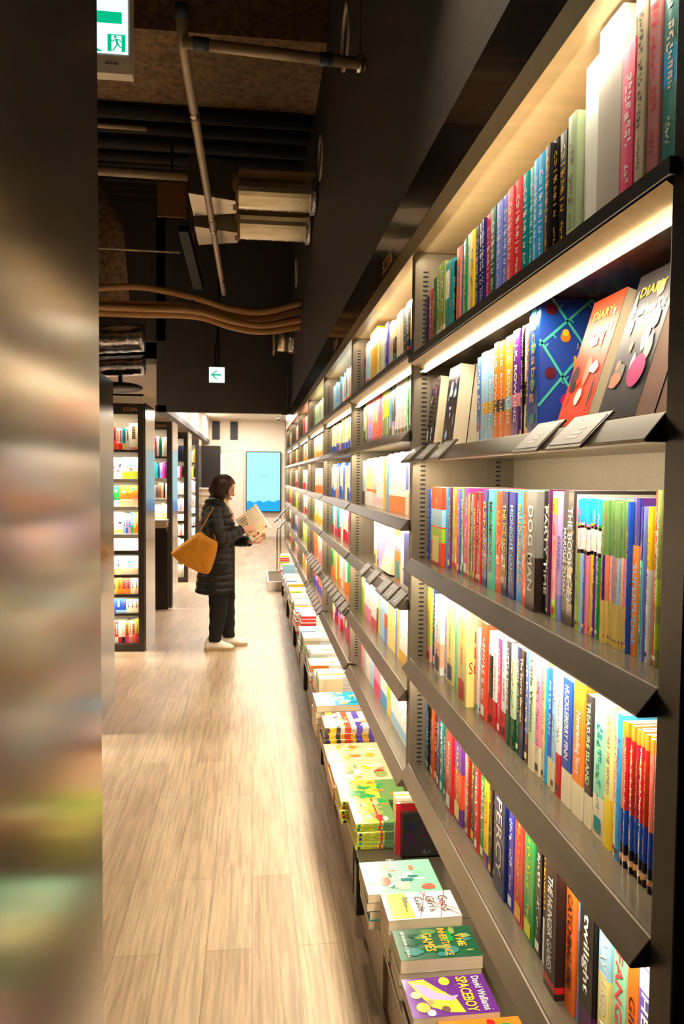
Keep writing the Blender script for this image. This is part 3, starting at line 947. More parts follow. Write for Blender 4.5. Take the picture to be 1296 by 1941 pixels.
HEADERS = []
for b in range(7):
    y0, y1 = BY[b], BY[b + 1]
    heights = SH_NEAR if b == 0 else SH_FAR
    bc = thing('bookcase', (XF + 0.15, (y0 + y1) / 2, 0.30),
               ['dark bronze metal bookcase bay nearest the camera, filled with foreign paperbacks',
                'bronze metal bookcase bay next after the nearest, with a wide yellow book on top',
                'third bookcase bay of the lit right wall, price cards on its fifth shelf',
                'fourth bookcase bay of the lit right wall, cards on its two lowest shelves',
                'fifth bookcase bay along the right wall, pale books',
                'sixth bookcase bay along the right wall, last but one',
                'last bookcase bay of the right wall, nearest the stair rail'][b], 'bookcase', 'bookcase bays along the right wall')
    off = Vector(bc.location)

    class P:                    # parts are written in room coordinates and re-based on the thing
        pass
    parts_before = set(D.objects)
    upright(bc, y1 - 0.022, y1 - 0.001, True)
    if b == 0:
        MB().box(XF - 0.004, y0 - 0.045, 0.0, XB, y0 - 0.001, 2.50).build('end_panel', M['dark'], bc, bevel=0.002)
    else:
        MB().prism([(XF, 0.735), (XF + 0.16, 0.66), (XF + 0.20, 0.30), (XF + 0.30, 0.30), (XF + 0.30, 2.175), (XF, 2.175)], 'Y', y0 + 0.001, y0 + 0.016).build('upright', M['dark'] if b == 1 else M['upright'], bc)
    MB().box(XB - 0.02, y0, 0.30, XB - 0.005, y1, 2.20).build('back_panel', M['back'], bc)
    MB().box(XF - 0.003, y0, 2.176, XB - 0.005, y1 - 0.001, 2.190).build('soffit', M['soffit'], bc)
    MB().box(XF - 0.006, y0 + 0.001, 2.175, XF - 0.003, y1 - 0.001, 2.227).build('reflective_strip', M['soffit'], bc)
    MB().box(XF - 0.006, y0, 2.229, XF + 0.004, y1, 2.375).build('header', M['header'], bc)
    HEADERS.append([o for o in bc.children if o.name.startswith('header')][-1])
    for i, z in enumerate(heights):
        add_shelf(bc, z, y0 + (0.0 if b == 0 else 0.017), y1 - 0.023, i == 0, i)
    for o in set(D.objects) - parts_before:
        if o.parent is bc:
            o.matrix_parent_inverse = Matrix.Translation(-off)
    ym, L = (y0 + y1) / 2, y1 - y0 - 0.08
    zs = [2.176] + heights
    for i, z in enumerate(zs):
        # light strip behind the front edge of each board, aimed at the spines
        if i == 0:
            area('shelf_light', (XF + 0.006, ym, z - 0.016), (0, math.radians(-52), 0), 0.014, L, SHELF_W * 0.6, (1.0, 0.87, 0.66), math.radians(170))
        elif i == 1:
            area('shelf_light', (XF + 0.018, ym, z - 0.046), (0, math.radians(-20), 0), 0.014, L, SHELF_W * 0.55, (1.0, 0.87, 0.66), math.radians(160))
        else:
            area('shelf_light', (XF + 0.004, ym, z - 0.033), (0, math.radians(-30), 0), 0.012, L, SHELF_W, (1.0, 0.87, 0.66), math.radians(170))

# shelf codes on the header
text('code_lettering', 'B2206', HEADERS[1], frame((XF - 0.0075, 2.385, 2.262), (0, -1, 0), (0, 0, 1)), 0.05, mat=M['gold'], fit=(0.17, 0.045))
text('code_lettering', 'B2106', HEADERS[2], frame((XF - 0.0075, 3.90, 2.266), (0, -1, 0), (0, 0, 1)), 0.05, mat=M['gold'], fit=(0.17, 0.045))

# near bay, from the top shelf down
SP = 0.477
fill_row(ROW1, 1.893, 0.461, 'top shelf of nearest bay', 0.15)
fill_row(ROW2, 1.640, SP, 'second shelf of nearest bay')
fill_row(ROW3, 1.345, SP, 'third shelf of nearest bay')
fill_row(ROW4, 1.068, SP, 'fourth shelf of nearest bay')
fill_row(ROW5, 0.770, SP, 'fifth shelf of nearest bay')


def art(mb, T, w, h, cols, rnd, n=14, e=0.0004):
    """printed picture: soft blots of the cover's own inks"""
    for i in range(n):
        cx, cy = rnd.uniform(-0.42, 0.42) * w, rnd.uniform(-0.42, 0.42) * h
        a, b = rnd.uniform(0.03, 0.17) * w, rnd.uniform(0.03, 0.13) * h
        a = min(a, 0.49 * w - abs(cx))
        b = min(b, 0.49 * h - abs(cy))
        q = rnd.uniform(0, PI)
        c = rgb(rnd.choice(cols))
        z = e * (1 + i * 0.12)
        pts = []
        for k in range(10):
            u = 2 * PI * k / 10
            rr = rnd.uniform(0.75, 1.1)
            pts.append(T @ Vector((cx + a * rr * math.cos(u), cy + b * rr * math.sin(u), z)))
        mb.face(pts, c)


# face-out copies leaning back on the second shelf
def face_out(y0, y1, x, z, h, n, t, lean, cn, cols, labels, group, title=None):
    """n copies, covers towards the aisle, leaning back against each other"""
    w = y1 - y0
    R = Matrix.Rotation(lean, 4, 'Y')
    out = []
    for k in range(n):
        # local frame: spine at the far side, cover faces -X
        rot = R @ frame((0, 0, 0), (0, -1, 0), (1, 0, 0))      # local x -> -Y, local y -> +X, local z -> -(...)?
        xa = Vector((0, -1, 0))
        za = (R @ Vector((0, 0, 1))).normalized()
        ya = za.cross(xa)
        rm = Matrix((xa, ya, za)).transposed().to_4x4()
        step = R @ Vector((k * (t + 0.001), 0, 0))
        lift = t / 2 * math.sin(lean)
        loc = Vector((x + t / 2 * math.cos(lean), y1, z + lift + 0.001)) + Vector((k * (t + 0.001) / math.cos(lean), 0, 0))
        rt = make_book(loc, t, h, w, cn, {'b': []}, rot=rm)
        T = frame((w / 2, 0, h / 2), (1, 0, 0), (0, 0, 1))     # on the aisle side of the book
        side = 1 if ya.x < 0 else -1
        T = Matrix.Translation((w / 2, side * (t / 2 + 0.0004), h / 2)) @ (Matrix(((1, 0, 0), (0, 0, side), (0, 1, 0))).to_4x4())
        mb = MB()
        art(mb, T, w * 0.9, h * 0.9, cols, random.Random(k + int(y0 * 1000)), 12)
        if 'roundel' in labels[0] and k == 0:
            mb.face([T @ Vector((w * 0.22 + 0.02 * math.cos(q * PI / 10), -h * 0.2 + 0.022 * math.sin(q * PI / 10), 0.0016)) for q in range(20)], rgb('magenta'))
        mb.build('cover_art', M['print'], rt)
        if title and k == 0:
            for ti, (tt, zf, sz, tcn) in enumerate(title):
                # x axis of writing follows -Y
                Tt = Matrix.Translation((w / 2, side * (t / 2 + 0.0014), h * zf)) @ (Matrix(((1, 0, 0), (0, 0, side), (0, 1, 0))).to_4x4())
                text('title_lettering', tt, rt, Tt, 0.02, rgb(tcn), fit=(w * sz[0], h * sz[1]), bold=0.01)
        tag(rt, labels[k] if k < len(labels) else labels[-1], 'book', group)
        out.append(rt)
    return out


face_out(0.995, 1.10, 0.462, 1.640, 0.20, 3, 0.026, math.radians(17), 'red orange', ['red orange', 'salmon', 'white', 'dark grey'],
         ['red orange diary paperback leaning face out beside the blue thorn-patterned hardback',
          'middle leaning paperback directly behind the red orange face-out copy',
          'rearmost leaning paperback behind the red orange face-out copies'], 'leaning face-out paperbacks',
         [('DIARY', 0.86, (0.6, 0.07), 'gold'), ('of a Wimpy Kid', 0.72, (0.8, 0.1), 'white')])
face_out(0.86, 0.965, 0.462, 1.640, 0.205, 3, 0.024, math.radians(17), 'dark grey', ['white', 'pale grey', 'grey', 'salmon'],
         ['dark grey diary paperback leaning face out with pink roundel, near the shelf end',
          'middle leaning paperback directly behind the dark grey face-out copy',
          'rearmost leaning paperback behind the dark grey face-out copies'], 'leaning face-out paperbacks',
         [('DIARY', 0.86, (0.6, 0.07), 'gold'), ('of a Wimpy Kid', 0.72, (0.8, 0.1), 'white')])
face_out(1.885, 1.975, 0.462, 1.640, 0.19, 2, 0.04, math.radians(6), 'dark brown', ['plum', 'grey', 'navy', 'white'],
         ['front dark thick paperback standing face out at the far end, second shelf of nearest bay',
          'rear thick paperback behind the dark face-out one, far end of second shelf'], 'dark face-out paperbacks')
face_out(1.70, 1.80, 0.462, 1.640, 0.195, 3, 0.034, math.radians(6), 'dark grey', ['navy', 'grey', 'pale blue', 'white'],
         ['dark grey thick paperback standing face out beside the pale blue spines, second shelf',
          'middle thick paperback behind the dark grey face-out one, second shelf',
          'rearmost thick paperback behind the dark grey face-out one, second shelf'], 'dark face-out paperbacks')
# the blue hardback with thorn pattern, its front cover seen
ik = make_book((0.470, 1.215, 1.6403), 0.048, 0.228, 0.175, 'cobalt blue', {'b': [(0, 0.97, 'cobalt blue')], 'plain': 1}, hard=True)
tag(ik, 'large blue hardback with turquoise thorn lattice and gold lettering, second shelf of nearest bay', 'book')
th = MB()
def seg(mb, p, q, w, c, y, T=None):
    p, q = Vector(p), Vector(q)
    d = (q - p).normalized()
    n = Vector((-d.y, d.x)) * w
    mb.face([(*(p + n),), (*(q + n),), (*(q - n),), (*(p - n),)] if False else [(a.x, y, a.y) for a in (p + n, q + n, q - n, p - n)], c)
yy = -0.0248
for (a, b_) in [((0.0, 0.15), (0.09, 0.228)), ((0.0, 0.05), (0.15, 0.228)), ((0.03, 0.0), (0.17, 0.19)), ((0.0, 0.16), (0.11, 0.0)), ((0.02, 0.228), (0.17, 0.03)), ((0.09, 0.228), (0.17, 0.13))]:
    seg(th, a, b_, 0.0022, rgb('aqua'), yy)
    for k in range(6):
        u = Vector(a).lerp(Vector(b_), (k + 0.5) / 6)
        seg(th, u, u + Vector((0.006, 0.007 * (-1) ** k)), 0.0012, rgb('aqua'), yy - 0.0001)
for (x, z, r, c) in [(0.045, 0.165, 0.009, 'orange'), (0.045, 0.172, 0.006, 'yellow'), (0.11, 0.19, 0.009, 'violet'), (0.05, 0.06, 0.012, 'magenta'), (0.13, 0.09, 0.012, 'magenta'), (0.02, 0.21, 0.010, 'maroon'), (0.02, 0.105, 0.010, 'maroon'), (0.11, 0.235, 0.0, 'maroon')]:
    if r:
        th.face([(x + r * math.cos(k * PI / 5), yy - 0.0003 - z * 1e-4, z + r * math.sin(k * PI / 5)) for k in range(10)], rgb(c))
for z in (0.03, 0.09, 0.15, 0.21):
    th.face([(-0.0012, 0.012 * math.cos(k * PI / 4), z + 0.01 * math.sin(k * PI / 4)) for k in range(8)], rgb('teal'))
th.build('thorn_pattern', M['print'], ik)
text('author_lettering', 'J.K.', ik, frame((0.075, yy - 0.0006, 0.150), (1, 0, 0), (0, 0, 1)), 0.02, rgb('gold'), fit=(0.026, 0.010))
text('title_lettering', 'Ick', ik, frame((0.085, yy - 0.0006, 0.118), (1, 0, 0), (0, 0, 1)), 0.02, rgb('gold'), fit=(0.05, 0.032))
text('title_lettering', 'Ickabog', ik, frame((-0.0016, 0, 0.12), *SPINE_DOWN), 0.02, rgb('gold'), fit=(0.13, 0.024))
# striped pink and blue spine at the shelf end
st = make_book((0.470, 0.778, 1.6403), 0.024, 0.225, 0.14, 'pink', {'b': [(i * 0.08, i * 0.08 + 0.04, c) for i, c in enumerate(['violet', 'sky blue', 'magenta', 'sky blue', 'violet', 'sky blue', 'lilac', 'sky blue', 'magenta', 'sky blue', 'violet', 'sky blue'])], 'tc': 'white'}, hard=True)
tag(st, 'tall book with pink, blue and violet striped spine at the end of the second shelf', 'book')

# ------------------------------------------------------------------ second bay: individual books too
def random_row(y_far, y_near, cols, hmin, hmax, tmin, tmax, rnd, bandc=None, run=(1, 1)):
    out = []
    y = y_far
    while y > y_near + tmin:
        c = rnd.choice(cols)
        n = rnd.randint(*run)
        t = rnd.uniform(tmin, tmax)
        h = rnd.uniform(hmin, hmax)
        bd = []
        if bandc and rnd.random() < 0.75:
            f = rnd.uniform(0.15, 0.35)
            bd = [(0, f, rnd.choice(bandc))]
            if rnd.random() < 0.4:
                bd.append((rnd.uniform(0.75, 0.85), 0.95, rnd.choice(bandc)))
        for k in range(n):
            tt = min(t, y - y_near)
            if tt < 0.008: break
            out.append((c, y, y - tt, h, {'b': bd}))
            y -= tt
    return out


rnd = random.Random(11)
far = MB()      # every book past the three hundred that show largest


def stuff_row(rows, z, xf, place):
    for (c, ya, yb, h, o) in rows:
        cuts = sorted({0.0, 1.0} | {f for q in o.get('b', []) for f in q[:2]})
        dz = random.uniform(-0.003, 0.003)
        for a, e in zip(cuts[:-1], cuts[1:]):
            cc = c
            for f0, f1, bc_ in o.get('b', []):
                if f0 <= (a + e) / 2 <= f1: cc = bc_
            far.box(xf, yb + 0.0008, z + 0.0005 + a * h, xf + 0.135, ya, z + e * h + (dz if e == 1 else 0), rgb(cc))
        m = MB()
        lettering(m, -0.0008, ya - yb, h * 0.36, h * 0.9, rgb(random.choice(['dark grey', 'navy', 'brown', 'red']) if sum(rgb(c)[:3]) > 0.9 else 'white'), random)
        for f, cc in zip(m.f, m.c):
            far.face([(m.v[k][0] + xf, m.v[k][1] + (ya + yb) / 2, m.v[k][2] + z) for k in f], cc)


PALE = ['white', 'cream', 'white', 'pale yellow', 'pale blue', 'pale pink', 'white']
X2 = 0.480
def rows_from(spec, y, y_end=None):
    out = []
    if y_end is not None:
        k_ = (y - y_end) / sum(n * t for (c, n, t, h, o) in spec)
        spec = [(c, n, t * k_, h, o) for (c, n, t, h, o) in spec]
    for (c, n, t, h, o) in spec:
        for k in range(n):
            out.append((c, y, y - t, h, o))
            y -= t
    return out
G = dict
r1 = rows_from([('navy', 1, .02, .17, G(b=[(0, .3, 'yellow')])), ('salmon', 1, .022, .21, {}), ('pale blue', 1, .05, .22, G(b=[(0, .3, 'salmon')])), ('gold', 1, .105, .245, G(b=[(.72, .97, 'white')], plain=1)),
                ('pale yellow', 2, .03, .21, G(b=[(0, .2, 'gold')])), ('white', 2, .022, .2, {}), ('violet', 1, .03, .21, G(b=[(0, .25, 'navy')])), ('cream', 2, .025, .2, G(b=[(0, .3, 'orange')])),
                ('brown', 1, .04, .19, G(b=[(0, .4, 'teal'), (.7, 1, 'pale yellow')])), ('cream', 2, .025, .2, {}), ('black', 2, .035, .2, G(b=[(.1, .3, 'red')])), ('gold', 1, .03, .2, G(b=[(0, .4, 'blue')])),
                ('white', 1, .03, .215, {})], 3.245, 2.16)
fill_row(r1, 1.915, X2, 'top shelf of second bay')
r2 = rows_from([('teal', 1, .02, .17, {}), ('white', 1, .035, .17, G(b=[(.0, .4, 'green')])), ('lime yellow', 1, .03, .185, {}), ('pink', 4, .026, .195, G(b=[(0, .45, 'lilac')])), ('peach', 4, .024, .195, G(b=[(0, .45, 'salmon')])),
                ('rose', 4, .024, .195, G(b=[(0, .45, 'coral')])), ('lime yellow', 5, .02, .195, G(b=[(0, .45, 'olive')])), ('sky blue', 1, .04, .2, {}), ('dark grey', 1, .05, .2, G(b=[(0, .3, 'lilac')])),
                ('white', 4, .028, .205, G(b=[(0, .15, 'pale green')])), ('pale green', 1, .03, .205, {}), ('green', 1, .02, .2, {}), ('white', 1, .03, .205, {}), ('vivid orange', 3, .035, .215, {}), ('white', 1, .04, .215, {})], 3.245, 2.045)
fill_row(r2, 1.70, X2, 'second shelf of second bay')
r3 = rows_from([('pale blue', 1, .04, .19, G(b=[(0, .3, 'dark grey')])), ('cream', 1, .03, .19, {}), ('pale yellow', 5, .02, .195, G(b=[(0, .38, 'white'), (.3, .36, 'orange')])), ('pale pink', 3, .02, .195, G(b=[(.28, .36, 'orange')])),
                ('white', 5, .02, .195, G(b=[(.05, .2, 'pale pink')])), ('gold', 2, .018, .195, {}), ('sky blue', 1, .03, .2, {}), ('white', 6, .03, .2, G(b=[(0, .28, 'orange')])), ('periwinkle', 1, .03, .2, G(b=[(0, .4, 'white')])),
                ('white', 3, .026, .2, G(b=[(0, .35, 'gold')])), ('yellow', 2, .028, .2, G(b=[(.4, 1, 'white')]))], 3.245, 2.045)
stuff_row(r3, 1.449, X2, 'third shelf of second bay')
r5 = rows_from([('lime', 1, .05, .2, G(b=[(.6, 1, 'pale yellow')])), ('white', 4, .03, .19, G(b=[(0, .3, 'pink')])), ('white', 3, .026, .19, G(b=[(0, .2, 'red')])), ('black', 1, .025, .19, G(b=[(.5, 1, 'white')])), ('yellow', 1, .02, .19, {}),
                ('pale blue', 2, .03, .19, {}), ('red orange', 1, .04, .15, G(b=[(0, .35, 'periwinkle'), (.7, 1, 'pale blue')])), ('pale yellow', 3, .03, .195, {}), ('periwinkle', 1, .02, .2, {}), ('yellow', 1, .02, .2, {}), ('white', 6, .034, .2, G(b=[(0, .2, 'gold')]))], 3.245, 2.045)
stuff_row(r5, 0.965, X2, 'fifth shelf of second bay')
r6 = rows_from([('pink', 2, .035, .18, {}), ('mint', 1, .04, .18, {}), ('pale pink', 2, .035, .18, {}), ('pale blue', 2, .03, .18, {}), ('pink', 3, .035, .18, G(b=[(0, .3, 'hot pink')])), ('white', 3, .03, .18, G(b=[(0, .3, 'sky blue')])),
                ('lime', 2, .025, .18, G(b=[(0, .3, 'yellow')])), ('white', 8, .032, .19, G(b=[(.02, .2, 'pale blue')])), ('pale green', 1, .03, .19, {}), ('lilac', 1, .03, .19, {})], 3.245, 2.045)
stuff_row(r6, 0.718, X2, 'lowest shelf of second bay')
r4 = [('white', 2.86, 2.80, .2, G(b=[(0, .3, 'pale yellow'), (.5, 1, 'lavender')])), ('lavender', 2.795, 2.755, .205, {}), ('orange', 2.44, 2.34, .2, G(b=[(.5, .75, 'pink'), (.1, .3, 'gold')])), ('white', 2.335, 2.06, .215, G(b=[(.6, .8, 'cream')]))]
fill_row(r4, 1.225, X2 - 0.01, 'fourth shelf of second bay')
face_out(2.50, 2.68, 0.465, 1.225, 0.19, 2, 0.03, math.radians(14), 'cream', ['white', 'pale grey', 'pale blue', 'pale yellow'],
         ['cream picture book leaning face out on the fourth shelf of second bay',
          'second cream book hidden behind the leaning picture book, fourth shelf of second bay'], 'leaning picture books')

# framed notice standing at the near end of the second bay's top shelf
nb = thing('notice_stand', (0.455, 2.07, 1.916), 'black framed notice standing at near end of second bay top shelf', 'frame')
MB().box(0, -0.012, 0, 0.012, 0.012, 0.20).box(0.012, -0.012, 0, 0.15, 0.012, 0.012).box(0.012, -0.012, 0.188, 0.15, 0.012, 0.2).box(0.138, -0.012, 0.012, 0.15, 0.012, 0.188).build('frame', M['black'], nb)
MB().box(0.012, -0.006, 0.012, 0.138, 0.004, 0.188, rgb('cream')).build('notice_sheet', M['print'], nb)

# price-card holders clipped to the lips
CARD = 0


def card(y, z, place, w=0.085):
    t = thing('card_holder', (XF - 0.030, y, z - 0.034))
    a = math.radians(46)
    R = Matrix.Rotation(a, 4, 'Y')
    # plate lying on the slanted lip: local x up the slope
    MB().box(0, -w / 2, 0.002, 0.062, w / 2, 0.006, T=Matrix.Rotation(-a, 4, 'Y')).build('holder', M['lip'], t)
    MB().box(0.006, -w / 2 + 0.005, 0.006, 0.056, w / 2 - 0.005, 0.0068, rgb('grey'), T=Matrix.Rotation(-a, 4, 'Y')).build('card', M['print'], t)
    m = MB()
    for k in range(3):
        m.box(0.016 + 0.008 * k, -w * 0.2, 0.0068, 0.019 + 0.008 * k, w * (0.1 - 0.08 * k), 0.0072, rgb('pale grey'), T=Matrix.Rotation(-a, 4, 'Y'))
    m.build('card_lettering', M['print'], t)
    tag(t, place, 'card holder', 'price card holders clipped to shelf lips')


for y, s in ((1.945, 'farthest of three'), (1.785, 'middle one of three'), (1.63, 'nearest of three')):
    card(y, 1.640, f'grey card holder, {s} at the far end of second shelf, nearest bay', 0.10)
card(1.065, 1.640, 'grey card holder in front of the red orange face-out paperback', 0.10)
card(0.928, 1.640, 'grey card holder in front of the dark grey face-out paperback', 0.11)
for y, s in ((2.77, 'farthest'), (2.57, 'second farthest'), (2.35, 'third farthest'), (2.23, 'second nearest'), (2.11, 'nearest')):
    card(y, 1.225, f'grey card holder, {s} of five on fourth shelf of second bay', 0.10)
for i in range(7):
    card(3.42 + i * 0.15, 0.965, f'grey card holder, {nth(i)} from the near end on fifth shelf of third bay', 0.12)
for i in range(6):
    card(4.75 + i * 0.17, 0.965, f'grey card holder, {nth(i)} from the near end on fifth shelf of fourth bay', 0.13)
for i in range(7):
    card(4.68 + i * 0.155, 0.718, f'grey card holder, {nth(i)} from the near end on lowest shelf of fourth bay', 0.13)

# books of the farther bays
def stuff_book(mb, x, y0, y1, z, h, dep, col, band=None, bf=0.3):
    if band:
        mb.box(x, y0, z, x + dep, y1, z + h * bf, rgb(band))
        mb.box(x, y0, z + h * bf, x + dep, y1, z + h, rgb(col))
    else:
        mb.box(x, y0, z, x + dep, y1, z + h, rgb(col))


THEMES = {
    2: [['pale blue', 'sky blue', 'white', 'white', 'cream'], ['pale yellow', 'white', 'cream', 'pale yellow'], ['white', 'cream', 'pale yellow', 'white', 'blue'], ['white', 'white', 'cream', 'teal', 'crimson', 'lime'], ['pale pink', 'orange', 'white', 'pale yellow', 'green'], ['crimson', 'pink', 'black', 'plum', 'white', 'lime', 'lilac']],
    3: [['pale green', 'white', 'pale green'], ['white', 'pale green', 'white'], ['white', 'white', 'pale green', 'pale pink'], ['white', 'pale green', 'green', 'white'], ['white', 'pale green', 'salmon', 'orange'], ['pink', 'salmon', 'white', 'pale pink', 'red orange']],
    4: [['crimson', 'white', 'pink', 'gold', 'coral'], ['teal', 'white', 'orange', 'cream'], ['pale pink', 'white', 'pale blue'], ['tan', 'cream', 'white', 'pale blue'], ['cream', 'pale yellow', 'tan'], ['cream', 'orange', 'white']],
    5: [['pale yellow', 'cream', 'lilac'], ['pale yellow', 'pale pink', 'gold'], ['pale blue', 'gold', 'mint', 'pink'], ['gold', 'gold', 'cream'], ['orange', 'white', 'blue'], ['gold', 'pale blue', 'white']],
    6: [['pale yellow', 'grey', 'cream'], ['pink', 'gold', 'peach'], ['pale blue', 'white', 'lime'], ['gold', 'orange', 'red orange'], ['pale yellow', 'white', 'olive'], ['cream', 'gold', 'white']]}
BANDS = ['gold', 'red', 'pink', 'orange', 'blue', 'crimson', 'lime', 'violet', 'salmon']
for b in range(2, 7):
    for i, z in enumerate(SH_FAR):
        y = BY[b + 1] - 0.06
        hh = random.uniform(0.165, 0.185) if i else 0.2
        bnd = random.choice(BANDS)
        while y > BY[b] + 0.05:
            t = random.uniform(0.016, 0.034)
            c = random.choice(THEMES[b][i])
            bb = bnd if random.random() < 0.75 else (random.choice(BANDS) if random.random() < 0.4 else None)
            xo = X2 + random.uniform(-0.004, 0.01)
            stuff_book(far, xo, y - t + 0.001, y, z + 0.0005, hh + random.uniform(-0.015, 0.012), 0.14, c, bb, random.uniform(0.22, 0.38))
            zz = z + hh * 0.85
            dk = rgb(random.choice(['dark grey', 'navy', 'brown', 'crimson', 'grey']))
            while zz > z + hh * 0.45:
                far.face([(xo - 0.0006, y - t * 0.72, zz), (xo - 0.0006, y - t * 0.3, zz), (xo - 0.0006, y - t * 0.3, zz - 0.012), (xo - 0.0006, y - t * 0.72, zz - 0.012)], dk)
                zz -= random.uniform(0.014, 0.024)
            y -= t
            if random.random() < 0.02: y -= 0.06

# ------------------------------------------------------------------ low cabinets with the display ledge
TZ = 0.30
M['cab'] = plain('cabinet_metal', (150, 134, 116), 0.42, 0.3, 0.06, (30, 30, 30))
for i, (y0, y1) in enumerate(zip([0.05, 0.735, 2.014, 3.29, 4.62, 5.95, 7.28, 8.60], [0.688, 2.014, 3.29, 4.62, 5.95, 7.28, 8.60, 10.0])):
    names = ['low display cabinet closest to the camera, under the lowest book stacks', 'low metal display cabinet under the purple and green paperback stacks',
             'low metal display cabinet under the yellow comic stacks', 'low display cabinet under the striped comic stacks, third bay',
             'low display cabinet under the white stacks, fourth bay', 'low display cabinet under the red and white stacks, fifth bay',
             'low display cabinet under the sixth bay', 'farthest low display cabinet, next to the stone trough']
    c = thing('display_cabinet', (0.55, (y0 + y1) / 2, 0), names[i], 'cabinet', 'low display cabinets along the right wall')
    pre = set(D.objects)
    MB().box(0.40, y0, 0.0, XB, y1, 0.045).build('plinth', M['black'], c)
    MB().box(0.385, y0 + 0.001, 0.045, XB, y1 - 0.001, TZ - 0.012).build('body', M['cab'], c)
    MB().box(0.352, y0 + 0.001, TZ - 0.014, XB, y1 - 0.001, TZ).build('ledge', M['shelf'], c, bevel=0.001)
    n = 2
    for k in range(n):
        a, b_ = y0 + (y1 - y0) * k / n + 0.004, y0 + (y1 - y0) * (k + 1) / n - 0.004
        d = MB().box(0.372, a, 0.05, 0.385, b_ - 0.13, TZ - 0.018).build('door', M['cab'], c)
    for k in range(3):
        yy = (y0 + y1) / 2 + 0.03 - 0.20 + 0.05 * k
        MB().box(0.362, yy, 0.06, 0.385, yy + 0.018, TZ - 0.02).build('grille_slat', M['dark'], c)
    MB().box(0.345, (y0 + y1) / 2 - 0.27, 0.10, 0.385, (y0 + y1) / 2 - 0.215, TZ - 0.03).build('pull_handle', M['dark'], c, bevel=0.002)
    for o in set(D.objects) - pre:
        if o.parent is c:
            o.matrix_parent_inverse = Matrix.Translation(-Vector(c.location))


# ------------------------------------------------------------------ stacks lying on the ledge
FAR_SPINE = frame((0, 0, 0), (0, -1, 0), (0, 0, -1))     # spine away from the camera, pages near
NEAR_SPINE = frame((0, 0, 0), (0, 1, 0), (0, 0, 1))      # spine towards the camera


def stack(y_near, d, x0, w, n, t, cols, place, artcols=None, spine='far', z=TZ, topcol=None, bands=None, group=None, jitter=0.004, kind='comic', hgt=None, labels=None, rotz=0.0):
    """n books lying on each other; w runs along X (the book's height), d along Y"""
    rnd = random.Random(int(y_near * 977))
    res = []
    for k in range(n):
        zz = z + (k + 0.5) * t + 0.0006 * (k + 1)
        jx, jy = rnd.uniform(-jitter, jitter), rnd.uniform(-jitter, jitter)
        cn = cols[k % len(cols)]
        if k == n - 1 and topcol: cn = topcol
        rm = (FAR_SPINE if spine == 'far' else NEAR_SPINE)
        R = Matrix.Rotation(rotz + rnd.uniform(-0.02, 0.02) * (jitter > 0), 4, 'Z') @ rm
        loc = (x0 + jx, (y_near + d if spine == 'far' else y_near) + jy, zz)
        rt = make_book(loc, t, w, d, cn, {'b': bands or []}, rot=R, kindword=kind)
        if k == n - 1 and artcols:
            mb = MB()
            side = -1 if spine == 'far' else 1
            # top cover in local coordinates
            T = Matrix.Translation((d / 2, side * (t / 2 + 0.0003), w / 2)) @ (Matrix(((1, 0, 0), (0, 0, side), (0, 1, 0))).to_4x4())
            art(mb, T, d * 0.94, w * 0.94, artcols, rnd, 22)
            mb.build('cover_art', M['gloss'], rt)
        if labels and k < len(labels): s = labels[k]
        else:
            pos = 'topmost' if k == n - 1 else ('lowest' if k == 0 else f'{nth(n - 1 - k)} from the top')
            s = f'{cn} {kind} lying {pos} in {place}'
        tag(rt, s, 'book' if kind == 'paperback' else 'comic', group or f'books lying in {place}')
        if kind == 'comic': rt.name = 'comic_book'
        res.append(rt)
    return res


def top_text(rt, body, pos, size, col, t, far=True, **k):
    """writing on the top cover; pos=(along X from x0, along Y from near edge) in room terms"""
    d = k.pop('d')
    if far:
        # local x = -Y from the far edge, local z = +X, top side = -y ; writing runs towards the camera
        T = frame((d - pos[1], -t / 2 - 0.0022, pos[0]), (1, 0, 0), (0, 0, 1))
        text('title_lettering', body, rt, T, 0.02, rgb(col), fit=size, **k)


s0 = stack(1.385, 0.135, 0.405, 0.20, 4, 0.02, ['orange', 'gold', 'orange'], 'the nearest stack', ['green', 'yellow', 'red', 'white', 'teal', 'gold'], topcol='orange', kind='paperback')
s1 = stack(1.535, 0.129, 0.354, 0.198, 3, 0.0265, ['plum', 'violet', 'purple'], 'the purple stack', None, topcol='purple', kind='paperback')
sp = s1[-1]
mb = MB()
def flat_blot(mb, pts, col, t, d, e=0.0008):
    mb.face([(d - p[1], -t / 2 - e, p[0]) for p in pts], rgb(col))
T_, D_ = 0.0265, 0.129
flat_blot(mb, [(0.012, 0.118), (0.05, 0.122), (0.085, 0.08), (0.112, 0.05), (0.122, 0.006), (0.09, 0.010), (0.05, 0.03), (0.03, 0.07)], 'yellow', T_, D_, 0.0006)
flat_blot(mb, [(0.02, 0.11), (0.05, 0.10), (0.07, 0.075), (0.10, 0.06), (0.12, 0.062), (0.105, 0.045), (0.075, 0.05), (0.05, 0.055), (0.035, 0.075)], 'lilac', T_, D_, 0.0009)
flat_blot(mb, [(0.098 + 0.013 * math.cos(k * PI / 8), 0.110 + 0.014 * math.sin(k * PI / 8)) for k in range(16)], 'yellow', T_, D_, 0.0009)
for (cx, cy, r, c) in [(0.022, 0.07, 0.012, 'pale yellow'), (0.03, 0.03, 0.016, 'gold'), (0.05, 0.045, 0.008, 'salmon'), (0.08, 0.02, 0.01, 'brown'), (0.045, 0.012, 0.010, 'white')]:
    flat_blot(mb, [(cx + r * math.cos(k * PI / 6), cy + r * math.sin(k * PI / 6)) for k in range(12)], c, T_, D_, 0.0012)
